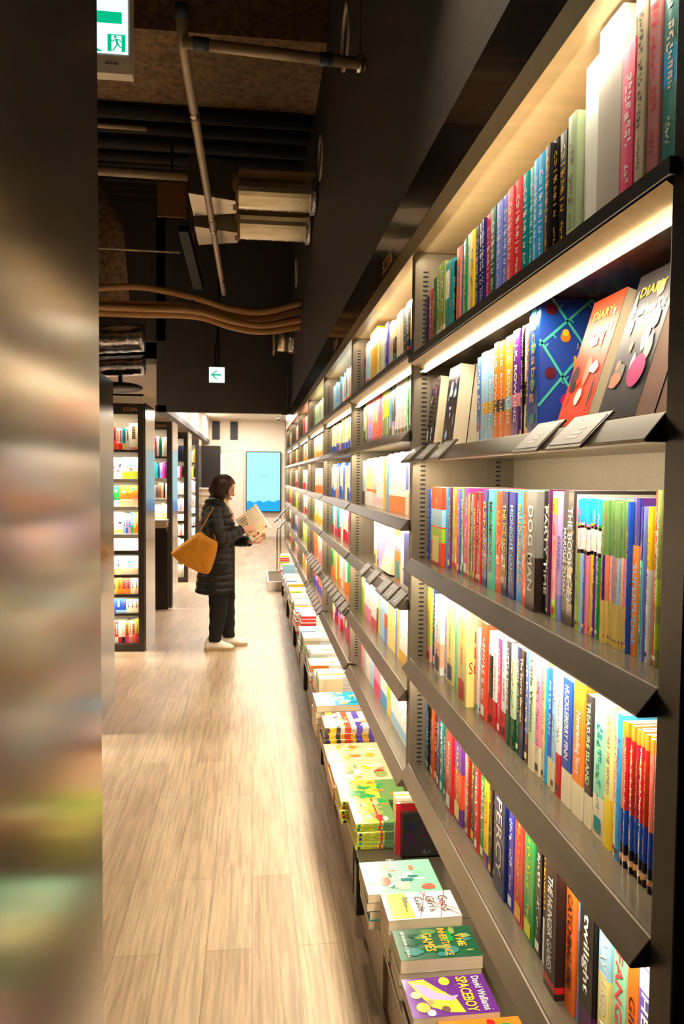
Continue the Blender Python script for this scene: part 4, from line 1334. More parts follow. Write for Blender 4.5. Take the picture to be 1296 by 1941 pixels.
for k in range(26):
    rr = random.Random(k)
    cx, cy = rr.uniform(0.01, 0.19), rr.uniform(0.006, 0.124)
    flat_blot(mb, [(cx, cy), (cx + 0.0014, cy), (cx + 0.0014, cy + 0.0014), (cx, cy + 0.0014)], 'white', T_, D_, 0.0014)
mb.build('cover_art', M['print'], sp)
top_text(sp, 'SPACEBOY', (0.140, 0.062), (0.115, 0.026), 'yellow', T_, d=D_, bold=0.01)
top_text(sp, 'David Walliams', (0.174, 0.062), (0.112, 0.018), 'white', T_, d=D_, bold=0.005)

s2 = stack(1.705, 0.123, 0.356, 0.205, 3, 0.033, ['dark green', 'green', 'dark green'], 'the green stack', ['moss green', 'green', 'dark green', 'olive', 'dark green', 'dark green', 'sea green'], topcol='dark green', kind='paperback')
top_text(s2[-1], 'THE', (0.165, 0.065), (0.05, 0.02), 'gold', 0.033, d=0.125, bold=0.01)
top_text(s2[-1], 'INHERITANCE', (0.125, 0.062), (0.108, 0.028), 'gold', 0.033, d=0.125, bold=0.01)
top_text(s2[-1], 'GAMES', (0.083, 0.062), (0.07, 0.026), 'gold', 0.033, d=0.125, bold=0.01)
top_text(s2[-1], 'JENNIFER LYNN', (0.022, 0.062), (0.10, 0.010), 'white', 0.033, d=0.125)
s3 = stack(1.845, 0.125, 0.352, 0.198, 3, 0.037, ['cream', 'pale yellow', 'cream'], 'the white and yellow stack', None, topcol='white', kind='paperback')
mb = MB()
t3, d3 = 0.037, 0.125
flat_blot(mb, [(0.012, 0.004), (0.075, 0.004), (0.066, 0.12), (0.012, 0.12)], 'lime yellow', t3, d3, 0.0006)
for k in range(4):
    flat_blot(mb, [(0.055 + 0.004 * k, 0.03 + 0.02 * k), (0.058 + 0.004 * k, 0.03 + 0.02 * k), (0.058 + 0.004 * k, 0.10), (0.055 + 0.004 * k, 0.10)], 'dark grey', t3, d3, 0.0009)
for a, b_ in [((0.085, 0.0), (0.125, 0.125)), ((0.11, 0.125), (0.16, 0.02)), ((0.09, 0.10), (0.198, 0.03)), ((0.14, 0.0), (0.18, 0.125)), ((0.165, 0.04), (0.198, 0.0))]:
    p, q = Vector(a), Vector(b_)
    n_ = Vector((-(q - p).y, (q - p).x)).normalized() * 0.0009
    flat_blot(mb, [tuple(p + n_), tuple(q + n_), tuple(q - n_), tuple(p - n_)], 'red', t3, d3, 0.0010)
mb.build('cover_art', M['print'], s3[-1])
top_text(s3[-1], 'Good', (0.165, 0.062), (0.07, 0.026), 'dark grey', t3, d=d3)
top_text(s3[-1], "Girl's", (0.13, 0.062), (0.07, 0.024), 'dark grey', t3, d=d3)
top_text(s3[-1], 'Guide', (0.098, 0.062), (0.07, 0.022), 'dark grey', t3, d=d3)
s4 = stack(1.992, 0.175, 0.322, 0.215, 4, 0.024, ['teal', 'sea green', 'dark green'], 'the pale green stack', ['sea green', 'mint', 'pale green', 'mint', 'coral', 'sea green', 'salmon', 'white'], topcol='mint', bands=None, kind='paperback')
top_text(s4[-1], 'HEARTSTOPPER', (0.095, 0.10), (0.155, 0.024), 'white', 0.024, d=0.175, bold=0.01)

# things standing at the back of the ledge
ac = thing('acrylic_display_box', (0.492, 2.36, TZ + 0.0004), 'clear acrylic display box with a dark purple cover inside, behind the pale green stack', 'display box')
MB().box(0.0, 0.0, 0.0, 0.15, 0.05, 0.175).build('acrylic_case', M['clear'], ac)
mb = MB().box(0.004, 0.004, 0.003, 0.146, 0.046, 0.150, rgb('dark grey'))
art(mb, frame((0.075, 0.004, 0.077), (1, 0, 0), (0, 0, 1)), 0.13, 0.14, ['navy', 'plum', 'dark grey', 'navy', 'plum', 'maroon', 'grey'], random.Random(5), 24, 0.0004)
mb.build('cover', M['print'], ac)
stand = rows_from([('pale yellow', 1, .02, .19, {}), ('cream', 1, .022, .185, {}), ('red', 1, .018, .175, {})], 2.445)
lst = []
for (c, ya, yb, h, o) in stand:
    rt = make_book((0.478, (ya + yb) / 2, TZ + 0.0004), ya - yb - 0.001, h, 0.12, c, o)
    lst.append((rt, c, 'upright book', o))
name_books(lst, 'ledge behind the acrylic box', 'books standing on the ledge')

YB = [(0.0, 0.42, 'pale green')]
stack(2.425, 0.19, 0.348, 0.145, 6, 0.0155, ['yellow', 'lime yellow'], 'the front yellow comic stack', ['olive', 'orange', 'moss green', 'peach', 'tan', 'red', 'cream', 'green'], spine='near', topcol='lime yellow', bands=[(0.66, 1.0, 'moss green'), (0.0, 0.55, 'lime yellow'), (0.56, 0.62, 'coral red')])
stack(2.625, 0.18, 0.318, 0.25, 5, 0.0165, ['lime yellow', 'gold'], 'the rear yellow comic stack', ['lime yellow', 'yellow', 'green', 'orange', 'green', 'gold', 'periwinkle', 'green'], spine='near', topcol='lime yellow', bands=[(0.6, 1, 'moss green')])
stack(2.815, 0.21, 0.316, 0.24, 4, 0.018, ['orange', 'salmon'], 'the orange picture book stack', ['gold', 'peach', 'salmon', 'rust', 'yellow', 'cream', 'white', 'olive'], spine='near', topcol='peach')
stack(3.035, 0.20, 0.318, 0.24, 4, 0.018, ['red orange', 'cream'], 'the second orange stack', ['orange', 'cream', 'white', 'gold', 'peach'], spine='near', topcol='peach')
stack(3.27, 0.22, 0.322, 0.24, 5, 0.026, ['gold', 'pale pink', 'gold'], 'the striped comic stack', ['white', 'peach', 'lilac', 'yellow', 'white', 'pale pink', 'salmon'], spine='near', topcol='white', bands=[(0, .3, 'dark grey'), (0.08, .22, 'yellow'), (.38, .5, 'red orange'), (.6, .72, 'violet'), (.84, .94, 'violet')])
stack(3.52, 0.22, 0.300, 0.25, 5, 0.031, ['tan', 'brown', 'cream'], 'the tall overhanging stack', ['white', 'pale blue', 'cream', 'gold', 'pale blue', 'pale yellow', 'teal'], spine='far', topcol='sky blue')
yst = rows_from([('lime yellow', 4, .028, .175, {}), ('cream', 3, .03, .17, {})], 4.14)
lst = []
for (c, ya, yb, h, o) in yst:
    rt = make_book((0.355, (ya + yb) / 2, TZ + 0.0004), ya - yb - 0.001, h, 0.13, c, o)
    lst.append((rt, c, 'upright book', o))
name_books(lst, 'ledge below fourth bay', 'yellow books standing on the ledge')
stack(3.80, 0.12, 0.41, 0.13, 4, 0.022, ['orange', 'gold'], 'the small orange stack', None, spine='near', topcol='gold')
rn = random.Random(3)
# farther stacks, a few pixels each, join the distant books
fs = far
y = 4.17
while y < 9.7:
    n = rn.randint(4, 9)
    t = rn.uniform(0.018, 0.028)
    dd = rn.uniform(0.16, 0.24)
    pal = ['gold', 'orange', 'white'] if y < 4.6 else (['white', 'cream', 'pale green'] if y < 5.1 else rn.choice([['white', 'coral', 'red', 'pale pink'], ['white', 'cream', 'pale green'], ['white', 'pale yellow', 'gold'], ['red', 'white', 'lime', 'white'], ['pale blue', 'white', 'cream']]))
    x0 = rn.uniform(0.335, 0.36)
    if rn.random() < 0.2:
        for k in range(4):
            fs.box(x0, y + k * 0.03, TZ + 0.001, x0 + 0.15, y + k * 0.03 + 0.028, TZ + 0.2, rgb(rn.choice(['pale blue', 'gold', 'white', 'cream'])))
    else:
        for k in range(n):
            j = rn.uniform(-0.006, 0.006)
            fs.box(x0 + j, y + j, TZ + 0.001 + k * t, x0 + 0.25, y + dd, TZ + (k + 1) * t - 0.001, rgb('white'))
            fs.box(x0 + j - 0.0006, y + j - 0.0006, TZ + 0.003 + k * t, x0 + 0.11, y + dd, TZ + (k + 1) * t - 0.003, rgb(rn.choice(pal)))
        art(fs, frame((x0 + 0.12, y + dd / 2, TZ + n * t), (1, 0, 0), (0, 1, 0)), 0.2, dd * 0.9, pal + ['coral', 'gold', 'white'], rn, 6, 0.0012)
    y += dd + rn.uniform(0.01, 0.05)

# ------------------------------------------------------------------ pillar-like case end at the extreme left
ne = thing('bookcase', (-0.55, 0.1, 0), 'tall reflective bookcase end filling the left edge of the view', 'bookcase')
MB().box(0.42, -0.75, 0.0, 0.45, 0.40, 2.60).build('end_panel', M['brushed'], ne)
MB().box(-0.42, -0.75, 0.0, 0.42, 0.385, 2.50).build('body', M['dark'], ne)

# ------------------------------------------------------------------ cases standing across the left side of the aisle
LV = [2.10, 1.785, 1.53, 1.289, 1.045, 0.901, 0.684, 0.51, 0.341, 0.064]
ROWS_L = {
 0: [['navy', 'gold', 'coral', 'orange', 'salmon', 'teal', 'white', 'white'], ['white', 'lime yellow', 'white'], ['green', 'salmon', 'orange'], ['cream', 'white', 'pink', 'periwinkle', 'lime', 'orange'],
     ['pale grey', 'cream', 'white', 'pale grey'], ['pale yellow', 'white', 'white'], ['gold', 'vivid orange', 'red orange', 'peach', 'cream'], ['cobalt blue', 'blue', 'cream', 'peach'], ['red', 'peach', 'cream', 'pink', 'yellow', 'coral red']]}


def across_case(yf, label, code, idx):
    c = thing('bookcase', (-1.45, yf, 0), label, 'bookcase', 'bookcases across the left side')
    X0, X1 = -2.05, -0.957
    pre = set(D.objects)
    MB().box(X1 - 0.052, yf, 0.0, X1 - 0.002, yf + 0.62, 2.19).build('frame', M['case'], c)
    MB().box(X1 - 0.002, yf + 0.045, 0.0, X1 + 0.008, yf + 0.66, 2.20).build('end_panel', M['brushed'], c)
    MB().box(X0, yf, 0.0, X0 + 0.05, yf + 0.62, 2.19).build('frame', M['case'], c)
    MB().box(X0 + 0.05, yf - 0.004, 2.095, X1 - 0.052, yf + 0.02, 2.19).build('header', M['case'], c)
    MB().box(X0 + 0.05, yf + 0.28, 0.05, X1 - 0.052, yf + 0.30, 2.12).build('back_panel', M['back'], c)
    MB().box(X0 + 0.05, yf + 0.01, 0.0, X1 - 0.052, yf + 0.28, 0.062).build('plinth', M['case'], c)
    for i, z in enumerate(LV[1:-1]):
        if 0 < i <= 4:
            sh = MB().box(X0 + 0.05, yf - 0.02, z - 0.03, X1 - 0.052, yf + 0.28, z).build('shelf', M['white_pl'] if i < 4 else M['case'], c)
        else:
            sh = MB().box(X0 + 0.05, yf + 0.005, z - 0.02, X1 - 0.052, yf + 0.28, z).build('shelf', M['case'], c)
    if code:
        text('code_lettering', code, c, frame((-1.072 + 1.45, -0.006, 2.139), (1, 0, 0), (0, 0, 1)), 0.05, mat=M['gold'], fit=(0.115, 0.032))
    for o in set(D.objects) - pre:
        if o.parent is c:
            o.matrix_parent_inverse = Matrix.Translation(-Vector(c.location))
    for z in [2.09, 1.752, 1.497, 1.256, 1.012, 0.86]:
        area('shelf_light', ((X0 + X1) / 2, yf + 0.012, z - 0.006), (math.radians(28), 0, 0), 0.95, 0.012, 8.0, (1.0, 0.90, 0.74), math.radians(150))
    for z in [0.66, 0.485, 0.31]:
        area('shelf_light', ((X0 + X1) / 2, yf + 0.014, z - 0.006), (math.radians(28), 0, 0), 0.95, 0.012, 3.5, (1.0, 0.90, 0.74), math.radians(150))
    return c


def across_book(x0, x1, yf, z, h, col, band=None, dep=0.16, bf=0.3):
    w = (x1 - x0) / 2 - 0.0006
    cx = (x0 + x1) / 2
    far.box(cx - w, yf, z + 0.0004, cx + w, yf + 0.0012, z + h, rgb(col))
    far.box(cx - w, yf + 0.0012, z + 0.0004, cx + w, yf + dep, z + h - 0.002, rgb('cream'))
    if band:
        far.box(cx - w, yf - 0.0006, z + h * 0.02, cx + w, yf, z + h * bf, rgb(band))
    rr = random.Random(int(x0 * 9999) + int(z * 999))
    if x1 - x0 > 0.09:
        art(far, frame((cx, yf - 0.0006, z + h * 0.62), (1, 0, 0), (0, 0, 1)), 2 * w * 0.86, h * 0.62, ['sky blue', 'coral', 'gold', 'white', col, 'pink', 'dark grey'], rr, 9)
    else:
        zz = z + h * 0.88
        tc = rgb(rr.choice(['dark grey', 'white', 'navy', 'brown']))
        while zz > z + h * 0.42:
            far.face([(cx - w * 0.4, yf - 0.0008, zz), (cx + w * 0.4, yf - 0.0008, zz), (cx + w * 0.4, yf - 0.0008, zz - 0.01), (cx - w * 0.4, yf - 0.0008, zz - 0.01)], tc)
            zz -= 0.016


CASES = [(4.54, 'dark bookcase end right behind the reflective panel at the left edge', None),
         (6.66, 'lit bookcase marked B2204, nearest across the left side of the aisle', 'B2204'),
         (8.84, 'lit bookcase marked B2004, behind the one marked B2204', 'B2004'),
         (10.96, 'narrow visible bookcase third along the left side, behind the one marked B2004', None),
         (13.10, 'farthest narrow lit bookcase on the left side, beside the dark block', None)]
for i, (yf, lb, code) in enumerate(CASES):
    across_case(yf, lb, code, i)

# B2204: what each shelf shows, right to left from the upright
def arow(items, z, yf, place, grp):
    x = -1.013
    lst = []
    for (c, w, h, band, bf) in items:
        across_book(x - w, x, yf + (0.045 if w < 0.09 else 0.038), z, h, c, band, bf=bf)
        x -= w
    for i, (rt, cn, kw, o) in enumerate(lst):
        tag(rt, f'{cn} {kw}, {nth(i)} from the right upright, {place}', 'book', grp)


Y1 = 6.66
arow([('cream', .075, .235, 'salmon', .1), ('pale grey', .03, .2, None, .3), ('teal', .03, .19, 'gold', .3), ('pink', .025, .19, 'red', .3), ('peach', .025, .19, 'red orange', .3), ('coral red', .028, .2, 'red orange', .3), ('gold', .02, .2, 'gold', .3), ('navy', .02, .2, 'yellow', .3), ('coral', .03, .195, 'red', .3), ('brick red', .03, .19, None, .3)], 1.785, Y1, 'top shelf of B2204 case', 'top shelf of the B2204 case')
arow([('white', .135, .19, 'lime yellow', .35), ('white', .11, .185, None, .3)], 1.53, Y1, 'second shelf of B2204 case', 'second shelf of the B2204 case')
arow([('vivid orange', .16, .185, 'peach', .35), ('green', .11, .18, 'white', .3)], 1.289, Y1, 'third shelf of B2204 case', 'third shelf of the B2204 case')
arow([('orange', .022, .19, None, .3), ('lime', .022, .19, 'orange', .3), ('teal', .022, .19, 'green', .3), ('periwinkle', .022, .18, 'pink', .3), ('pink', .022, .18, 'blue', .3), ('pale blue', .02, .18, None, .3), ('white', .14, .19, 'pale yellow', .2)], 1.045, Y1, 'fourth shelf of B2204 case', 'fourth shelf of the B2204 case')
arow([('white', .035, .1, None, .3), ('pale grey', .03, .1, None, .3), ('white', .035, .1, None, .3), ('pale grey', .1, .1, None, .3), ('white', .06, .1, None, .3)], 0.902, Y1, 'counter shelf of B2204 case', 'counter shelf of the B2204 case')
arow([('white', .15, .165, 'peach', .35), ('pale yellow', .05, .165, None, .3), ('white', .05, .16, 'gold', .3)], 0.684, Y1, 'sixth shelf of B2204 case', 'sixth shelf of the B2204 case')
arow([('cream', .035, .14, 'peach', .3), ('cream', .035, .14, None, .3), ('red orange', .038, .14, 'orange', .3), ('red orange', .038, .14, 'orange', .3), ('vivid orange', .038, .145, 'orange', .3), ('gold', .05, .14, None, .3)], 0.51, Y1, 'seventh shelf of B2204 case', 'seventh shelf of the B2204 case')
arow([('peach', .036, .12, 'cream', .3), ('peach', .036, .12, 'cream', .3), ('cream', .036, .12, None, .3), ('cobalt blue', .045, .125, 'pale blue', .2), ('cobalt blue', .045, .125, 'pale blue', .2), ('blue', .04, .125, None, .2)], 0.341, Y1, 'eighth shelf of B2204 case', 'eighth shelf of the B2204 case')
arow([('yellow', .03, .22, 'coral red', .4), ('salmon', .03, .2, 'coral', .3), ('cream', .028, .2, 'pink', .3), ('orange', .03, .19, 'coral red', .5), ('peach', .03, .2, 'navy', .3), ('white', .03, .2, 'red', .3), ('coral red', .03, .2, 'white', .3), ('gold', .03, .2, None, .3)], 0.064, Y1, 'lowest shelf of B2204 case', 'lowest shelf of the B2204 case')

fl = far
rl = random.Random(21)
LP = {2: [['cream', 'white', 'dark green', 'pale grey', 'crimson'], ['plum', 'magenta', 'periwinkle', 'navy', 'teal', 'green', 'lime', 'gold', 'orange', 'white', 'crimson'], ['peach', 'black', 'coral', 'brown', 'dark grey', 'salmon'], ['cream', 'pale yellow', 'cream'], ['pale grey', 'tan'], ['white', 'white'], ['white'], ['white', 'cream'], ['cream', 'tan', 'dark grey', 'pale green']],
      3: [['dark grey', 'navy', 'black', 'pale grey'], ['black', 'crimson', 'white'], ['white', 'pale green', 'pale grey'], ['white', 'pink', 'pale blue'], ['pink', 'white'], ['white', 'coral'], ['white'], ['white'], ['white', 'cream']],
      4: [['gold', 'cream', 'dark grey', 'navy'], ['black', 'gold', 'white'], ['white', 'pink'], ['white', 'coral', 'pale blue'], ['white'], ['white', 'coral'], ['white'], ['white'], ['cream']],
      0: [['white', 'cream', 'gold']] * 9}
HH = [.235, .19, .19, .19, .1, .165, .14, .12, .2]
for ci, (yf, lb, code) in enumerate(CASES):
    if ci == 1:
        # hidden left part of the B2204 rows
        pass
    for i in range(9):
        z = LV[i + 1]
        x = -1.013 if ci != 1 else -1.30
        pal = LP.get(ci, [['white', 'cream', 'gold', 'salmon', 'pale blue']] * 9)[i]
        k = 0
        while x > -1.98:
            w = rl.uniform(0.018, 0.035)
            col = pal[k % len(pal)]
            k += 1
            fl.box(x - w + 0.001, yf + 0.045 + rl.uniform(0, 0.006), z + 0.001, x, yf + 0.21, z + HH[i] * rl.uniform(0.85, 1.0), rgb(col))
            x -= w
tag(far.build('shelved_books', M['print']), 'the many small distant books on the farther shelves, ledges and the left cases', 'books', kind='stuff')

# dark block with a stack of paper in front, and a white rack beside it
db = thing('storage_block', (-0.885, 15.2, 0), 'plain dark storage block near the far wall, behind the woman', 'cabinet')
MB().box(-0.21, 0, 0, 0.21, 0.5, 2.165).build('body', M['dark'], db)
MB().box(0.216, 0.02, 1.35, 0.30, 0.45, 2.0).box(0.216, 0.02, 0.3, 0.30, 0.45, 1.3).build('side_rack', M['white_pl'], db)
pt = thing('plinth_table', (-1.0, 13.95, 0), 'dark plinth holding a pile of papers beside the dark storage block', 'table')
MB().box(-0.16, -0.16, 0, 0.16, 0.16, 0.72).build('plinth_body', M['dark'], pt)
ps = MB()
rp = random.Random(2)
for k in range(22):
    z = 0.722 + k * 0.028
    j = rp.uniform(-0.02, 0.02)
    ps.box(-1.13 + j, 13.84, z, -0.83 + j, 14.06, z + 0.024, rgb(rp.choice(['pale grey', 'cream', 'tan', 'white'])))
tag(ps.build('paper_stack', M['print']), 'tall ragged pile of newspapers on the dark plinth', 'papers')
# stack of magazines protruding from the second case
ms = MB()
for k in range(9):
    j = rp.uniform(-0.012, 0.012)
    ms.box(-1.33 + j, 8.60, 1.055 - 0.002 + k * 0.010 - 0.09, -0.99 + j, 8.79, 1.055 + 0.006 + k * 0.010 - 0.09, rgb(rp.choice(['tan', 'beige', 'pale grey'])))
tb = thing('ledge_table', (-1.16, 8.69, 0), 'dark narrow counter in front of the B2004 case', 'counter')
MB().box(-0.17, -0.09, 0.92, 0.17, 0.095, 0.958).box(-0.17, 0.05, 0.0, 0.17, 0.09, 0.92).build('counter_body', M['dark'], tb)
tag(ms.build('magazine_pile', M['print']), 'beige pile of magazines on the counter before the B2004 case', 'magazines')

# ------------------------------------------------------------------ far wall things
sc_ = thing('display_screen', (0.24, 18.235, 1.42), 'tall wall screen glowing pale blue with a blue mountain line', 'screen')
MB().box(-0.425, -0.03, -0.74, 0.425, 0.03, 0.74).build('bezel', M['black'], sc_)
M['scr1'] = plain('screen_pale_blue', (0, 0, 0), 0.3, emit=(156, 232, 252), estr=1.35)
M['scr2'] = plain('screen_deep_blue', (0, 0, 0), 0.3, emit=(16, 164, 250), estr=1.2)
M['scr3'] = plain('screen_mid_blue', (0, 0, 0), 0.3, emit=(120, 200, 226), estr=1.0)
sm = MB()
n = 24
rr = random.Random(8)
xs = [-0.405 + 0.81 * i / n for i in range(n + 1)]
hz = [-0.50 + 0.022 * math.sin(i * 0.9) + 0.02 * rr.random() + 0.0012 * i for i in range(n + 1)]
sm.face([(xs[0], -0.031, 0.72)] + [(xs[i], -0.031, hz[i]) for i in range(n + 1)] + [(xs[-1], -0.031, 0.72)], mi=0)
sm.face([(xs[i], -0.031, hz[i]) for i in range(n + 1)] + [(xs[-1], -0.031, -0.72), (xs[0], -0.031, -0.72)], mi=1)
for k in range(6):
    sm.box(-0.09 + k * 0.032, -0.033, 0.135, -0.065 + k * 0.032, -0.031, 0.15, mi=2)
sm.build('screen_surface', [M['scr1'], M['scr2'], M['scr3']], sc_)
for i, px in enumerate((-0.91, -0.478)):
    v = MB().box(px - 0.09, 18.27, 2.44, px + 0.09, 18.295, 2.88)
    vt = tag(v.build('wall_vent', M['black']), ['left one of two dark tall vents high on the far white wall', 'right one of two dark tall vents high on the far white wall'][i], 'vent', 'dark vents on the far wall')
    for k in range(6):
        MB().box(px - 0.08, 18.262, 2.46 + k * 0.07, px + 0.08, 18.27, 2.472 + k * 0.07).build('vent_slat', M['dark'], vt)
cd_ = thing('security_camera', (0.56, 17.0, 2.90), 'tiny dark dome camera hanging under the white ceiling', 'camera')
MB().ell((0, 0, -0.03), (0.04, 0.04, 0.035)).build('dome', M['black'], cd_)
MB().box(-0.04, -0.04, 0.0, 0.04, 0.04, 0.03).build('mount', M['white_pl'], cd_)

# handrail
hr = thing('handrail', (0.45, 12.2, 0), 'slim metal handrail rising beside the end of the right bookcases', 'handrail')
def rail(p, q, r, nm):
    MB().tube([p, q], r, 10).build(nm, M['steel'], hr, smooth=True)
def rel(px, py, Y):
    return ((px - 480) * Y / 1400 - 0.45, Y - 12.2, 1.57 - (py - 903) * Y / 1400)
rail((-0.12, -0.6, 0.85), (0.20, 0.4, 1.13), 0.016, 'top_rail')
rail((-0.07, -0.6, 0.74), (0.22, 0.5, 0.94), 0.014, 'lower_rail')
rail((-0.075, -0.45, 0.0), (-0.075, -0.45, 0.90), 0.013, 'post')
rail((-0.02, -0.30, 0.0), (-0.02, -0.30, 0.93), 0.013, 'post')
rail((0.17, 0.30, 0.0), (0.17, 0.30, 1.10), 0.013, 'post')
# stone trough on the floor
tr = thing('stone_trough', (0.29, 10.55, 0), 'low pale trough with brown inside, on the floor beside the handrail', 'trough')
MB().box(-0.10, -0.52, 0, 0.13, -0.49, 0.13).box(-0.10, 0.62, 0, 0.13, 0.65, 0.13).box(-0.10, -0.49, 0, -0.075, 0.62, 0.13).box(0.105, -0.49, 0, 0.13, 0.62, 0.13).build('trough_wall', M['white_pl'], tr)
MB().box(-0.075, -0.49, 0.0, 0.105, 0.62, 0.10).build('trough_filling', M['bench_in'], tr)
tk = MB()
for k in range(2):
    tk.box(-0.20 + k * 0.055, 9.6, 0.0, -0.185 + k * 0.055, 11.2, 0.004)
tag(tk.build('floor_guide_strip', M['steel']), 'pair of thin metal guide strips set into the floor beyond the woman', 'floor strip')

# ------------------------------------------------------------------ ceiling things
def exit_sign(name, loc, w, h, dep, label, small):
    s = thing(name, loc, label, 'sign')
    MB().box(-w / 2, 0.0, -h / 2, w / 2, dep, h / 2).build('housing', M['white_pl'] if not small else M['steel'], s)
    M.setdefault('signw', plain('lit_sign_white', (0, 0, 0), 0.4, emit=(236, 252, 250), estr=1.15))
    M.setdefault('signg', plain('lit_sign_green', (0, 0, 0), 0.4, emit=(0, 196, 140), estr=0.95))
    e = 0.008
    MB().box(-w / 2 + e, -0.003, -h / 2 + e, w / 2 - e, 0.0, h / 2 - e).build('lit_face', M['signw'], s)
    return s


def arrow(mb, cx, cz, L, hgt, bar, y):
    # left-pointing arrow
    mb.face([(cx, y, cz), (cx + hgt * 0.62, y, cz - hgt / 2), (cx + hgt * 0.62 + bar, y, cz - hgt / 2), (cx + bar * 1.1, y, cz), (cx + hgt * 0.62 + bar, y, cz + hgt / 2), (cx + hgt * 0.62, y, cz + hgt / 2)])
    mb.face([(cx + bar * 0.6, y, cz - bar / 2), (cx + L, y, cz - bar / 2), (cx + L, y, cz + bar / 2), (cx + bar * 0.6, y, cz + bar / 2)])


s = exit_sign('arrow_sign', (-0.43, 8.8, 2.74), 0.195, 0.195, 0.04, 'small lit square sign with a green left arrow hanging below the dark bulkhead', True)
a = MB()
arrow(a, -0.07, 0.0, 0.12, 0.10, 0.018, -0.0035)
a.build('arrow', M['signg'], s)
for k in (-0.012, 0.016):
    MB().tube(arc_path([(k, 0.02, 0.115), (k * 1.6, 0.02, 0.25), (k * 0.4 + 0.01, 0.02, 0.5), (0.02 + k * 0.3, 0.03, 0.9), (0.02, 0.04, 2.05)], 6), 0.011, 8).build('cable', M['black'], s, smooth=True)
MB().box(-0.04, 0.0, 0.10, 0.04, 0.04, 0.125).build('bracket', M['black'], s)

s = exit_sign('exit_sign', (-0.63, 2.34, 2.930), 0.52, 0.222, 0.06, 'large lit exit sign with green arrow and running figure at the upper left', False)
a = MB()
y_ = -0.0035
# big arrow, its shaft ends near the right side
a.face([(-0.10, y_, -0.017), (0.235, y_, -0.017), (0.235, y_, 0.017), (-0.10, y_, 0.017)])
a.face([(-0.20, y_, 0.0), (0.06, y_, -0.10), (0.18, y_, -0.10), (-0.02, y_, 0.0)])
a.face([(-0.20, y_, 0.0), (-0.02, y_, 0.0), (0.18, y_, 0.10), (0.06, y_, 0.10)])
# pictogram panel and its white doorway
a.face([(0.193, y_, -0.098), (0.245, y_, -0.098), (0.245, y_, -0.048), (0.193, y_, -0.048)])
a.build('arrow', M['signg'], s)
w_ = MB()
w_.face([(0.205, y_ - 0.0008, -0.098), (0.234, y_ - 0.0008, -0.098), (0.234, y_ - 0.0008, -0.052), (0.205, y_ - 0.0008, -0.052)])
w_.build('doorway_pictogram', M['signw'], s)
f_ = MB()
y2 = y_ - 0.0016
f_.face([(0.176 + 0.0042 * math.cos(k * PI / 5), y2, -0.0615 + 0.0042 * math.sin(k * PI / 5)) for k in range(10)])
def limb(a_, b_, w):
    p, q = Vector(a_), Vector(b_)
    n_ = Vector((-(q - p).y, (q - p).x)).normalized() * w
    f_.face([(v.x, y2, v.y) for v in (p + n_, q + n_, q - n_, p - n_)])
for a_, b_, w in [((0.178, -0.067), (0.183, -0.083), 0.0035), ((0.176, -0.068), (0.168, -0.075), 0.0016), ((0.168, -0.075), (0.165, -0.071), 0.0014), ((0.181, -0.068), (0.190, -0.070), 0.0016), ((0.190, -0.070), (0.192, -0.077), 0.0014),
                  ((0.182, -0.083), (0.175, -0.093), 0.002), ((0.175, -0.093), (0.168, -0.102), 0.0018), ((0.184, -0.082), (0.190, -0.091), 0.002), ((0.190, -0.091), (0.199, -0.090), 0.0016)]:
    limb(a_, b_, w)
f_.v = [(x + 0.040, y, z + 0.005) for x, y, z in f_.v]
f_.build('running_figure', M['signg'], s)
MB().prism([(-0.003, -0.111), (0.06, -0.111), (0.06, -0.150), (0.02, -0.150)], 'X', -0.26, 0.26).build('lower_housing', M['white_pl'], s)
mk = MB()
for k in range(5):
    mk.box(0.185 + k * 0.008, -0.002 + 0.004, -0.130, 0.190 + k * 0.008, 0.009, -0.128)
mk.build('housing_marks', M['black'], s)
MB().tube([(0.2, 0.03, 0.12), (0.2, 0.03, 1.9)], 0.006, 8).build('hanger_rod', M['steel'], s)

# conduit elbow: down the aisle and across to the wall
cz = 3.20
cp = thing('conduit_pipe', (-0.272, 2.9, cz), 'long grey conduit running away along the aisle under the ceiling, with elbow', 'pipe')
MB().tube(arc_path([(0, -0.01, 0.14), (0, 0.0, 0.09), (0, 0.03, 0.02), (0.0, 0.12, 0.0), (0, 0.3, 0), (0, 1.5, 0), (0, 3.9, 0)], 5), 0.021, 12).build('pipe_run', M['pipe'], cp, smooth=True)
for y in (0.55, 1.9, 2.15, 3.4):
    MB().tube([(0, y, 0), (0, y + 0.05, 0)], 0.025, 12).build('pipe_coupling', M['steel'], cp, smooth=True)
MB().tube([(0, -0.002, 0.07), (0, -0.008, 0.12)], 0.026, 12).build('tape_wrap', M['tape'], cp, smooth=True)
c2 = thing('conduit_pipe', (-0.272, 2.92, cz), 'straight grey conduit crossing to the right wall above the bookcases', 'pipe')
MB().tube([(0.0, 0, 0.0), (0.70, 0, -0.03)], 0.021, 12).build('pipe_run', M['pipe'], c2, smooth=True)
MB().tube([(0.04, 0, 0.0), (0.10, 0, -0.003)], 0.024, 12).build('tape_wrap', M['tape'], c2, smooth=True)
MB().tube([(0.52, 0, -0.022), (0.57, 0, -0.024)], 0.024, 12).build('tape_wrap', M['tape'], c2, smooth=True)
MB().tube([(0.675, 0, -0.06), (0.675, 0, 1.2)], 0.005, 8).build('hanger_rod', M['steel'], c2)
MB().tube([(0.665, 0, -0.028), (0.69, 0, -0.028)], 0.034, 12).build('pipe_clamp', M['steel'], c2, smooth=True)

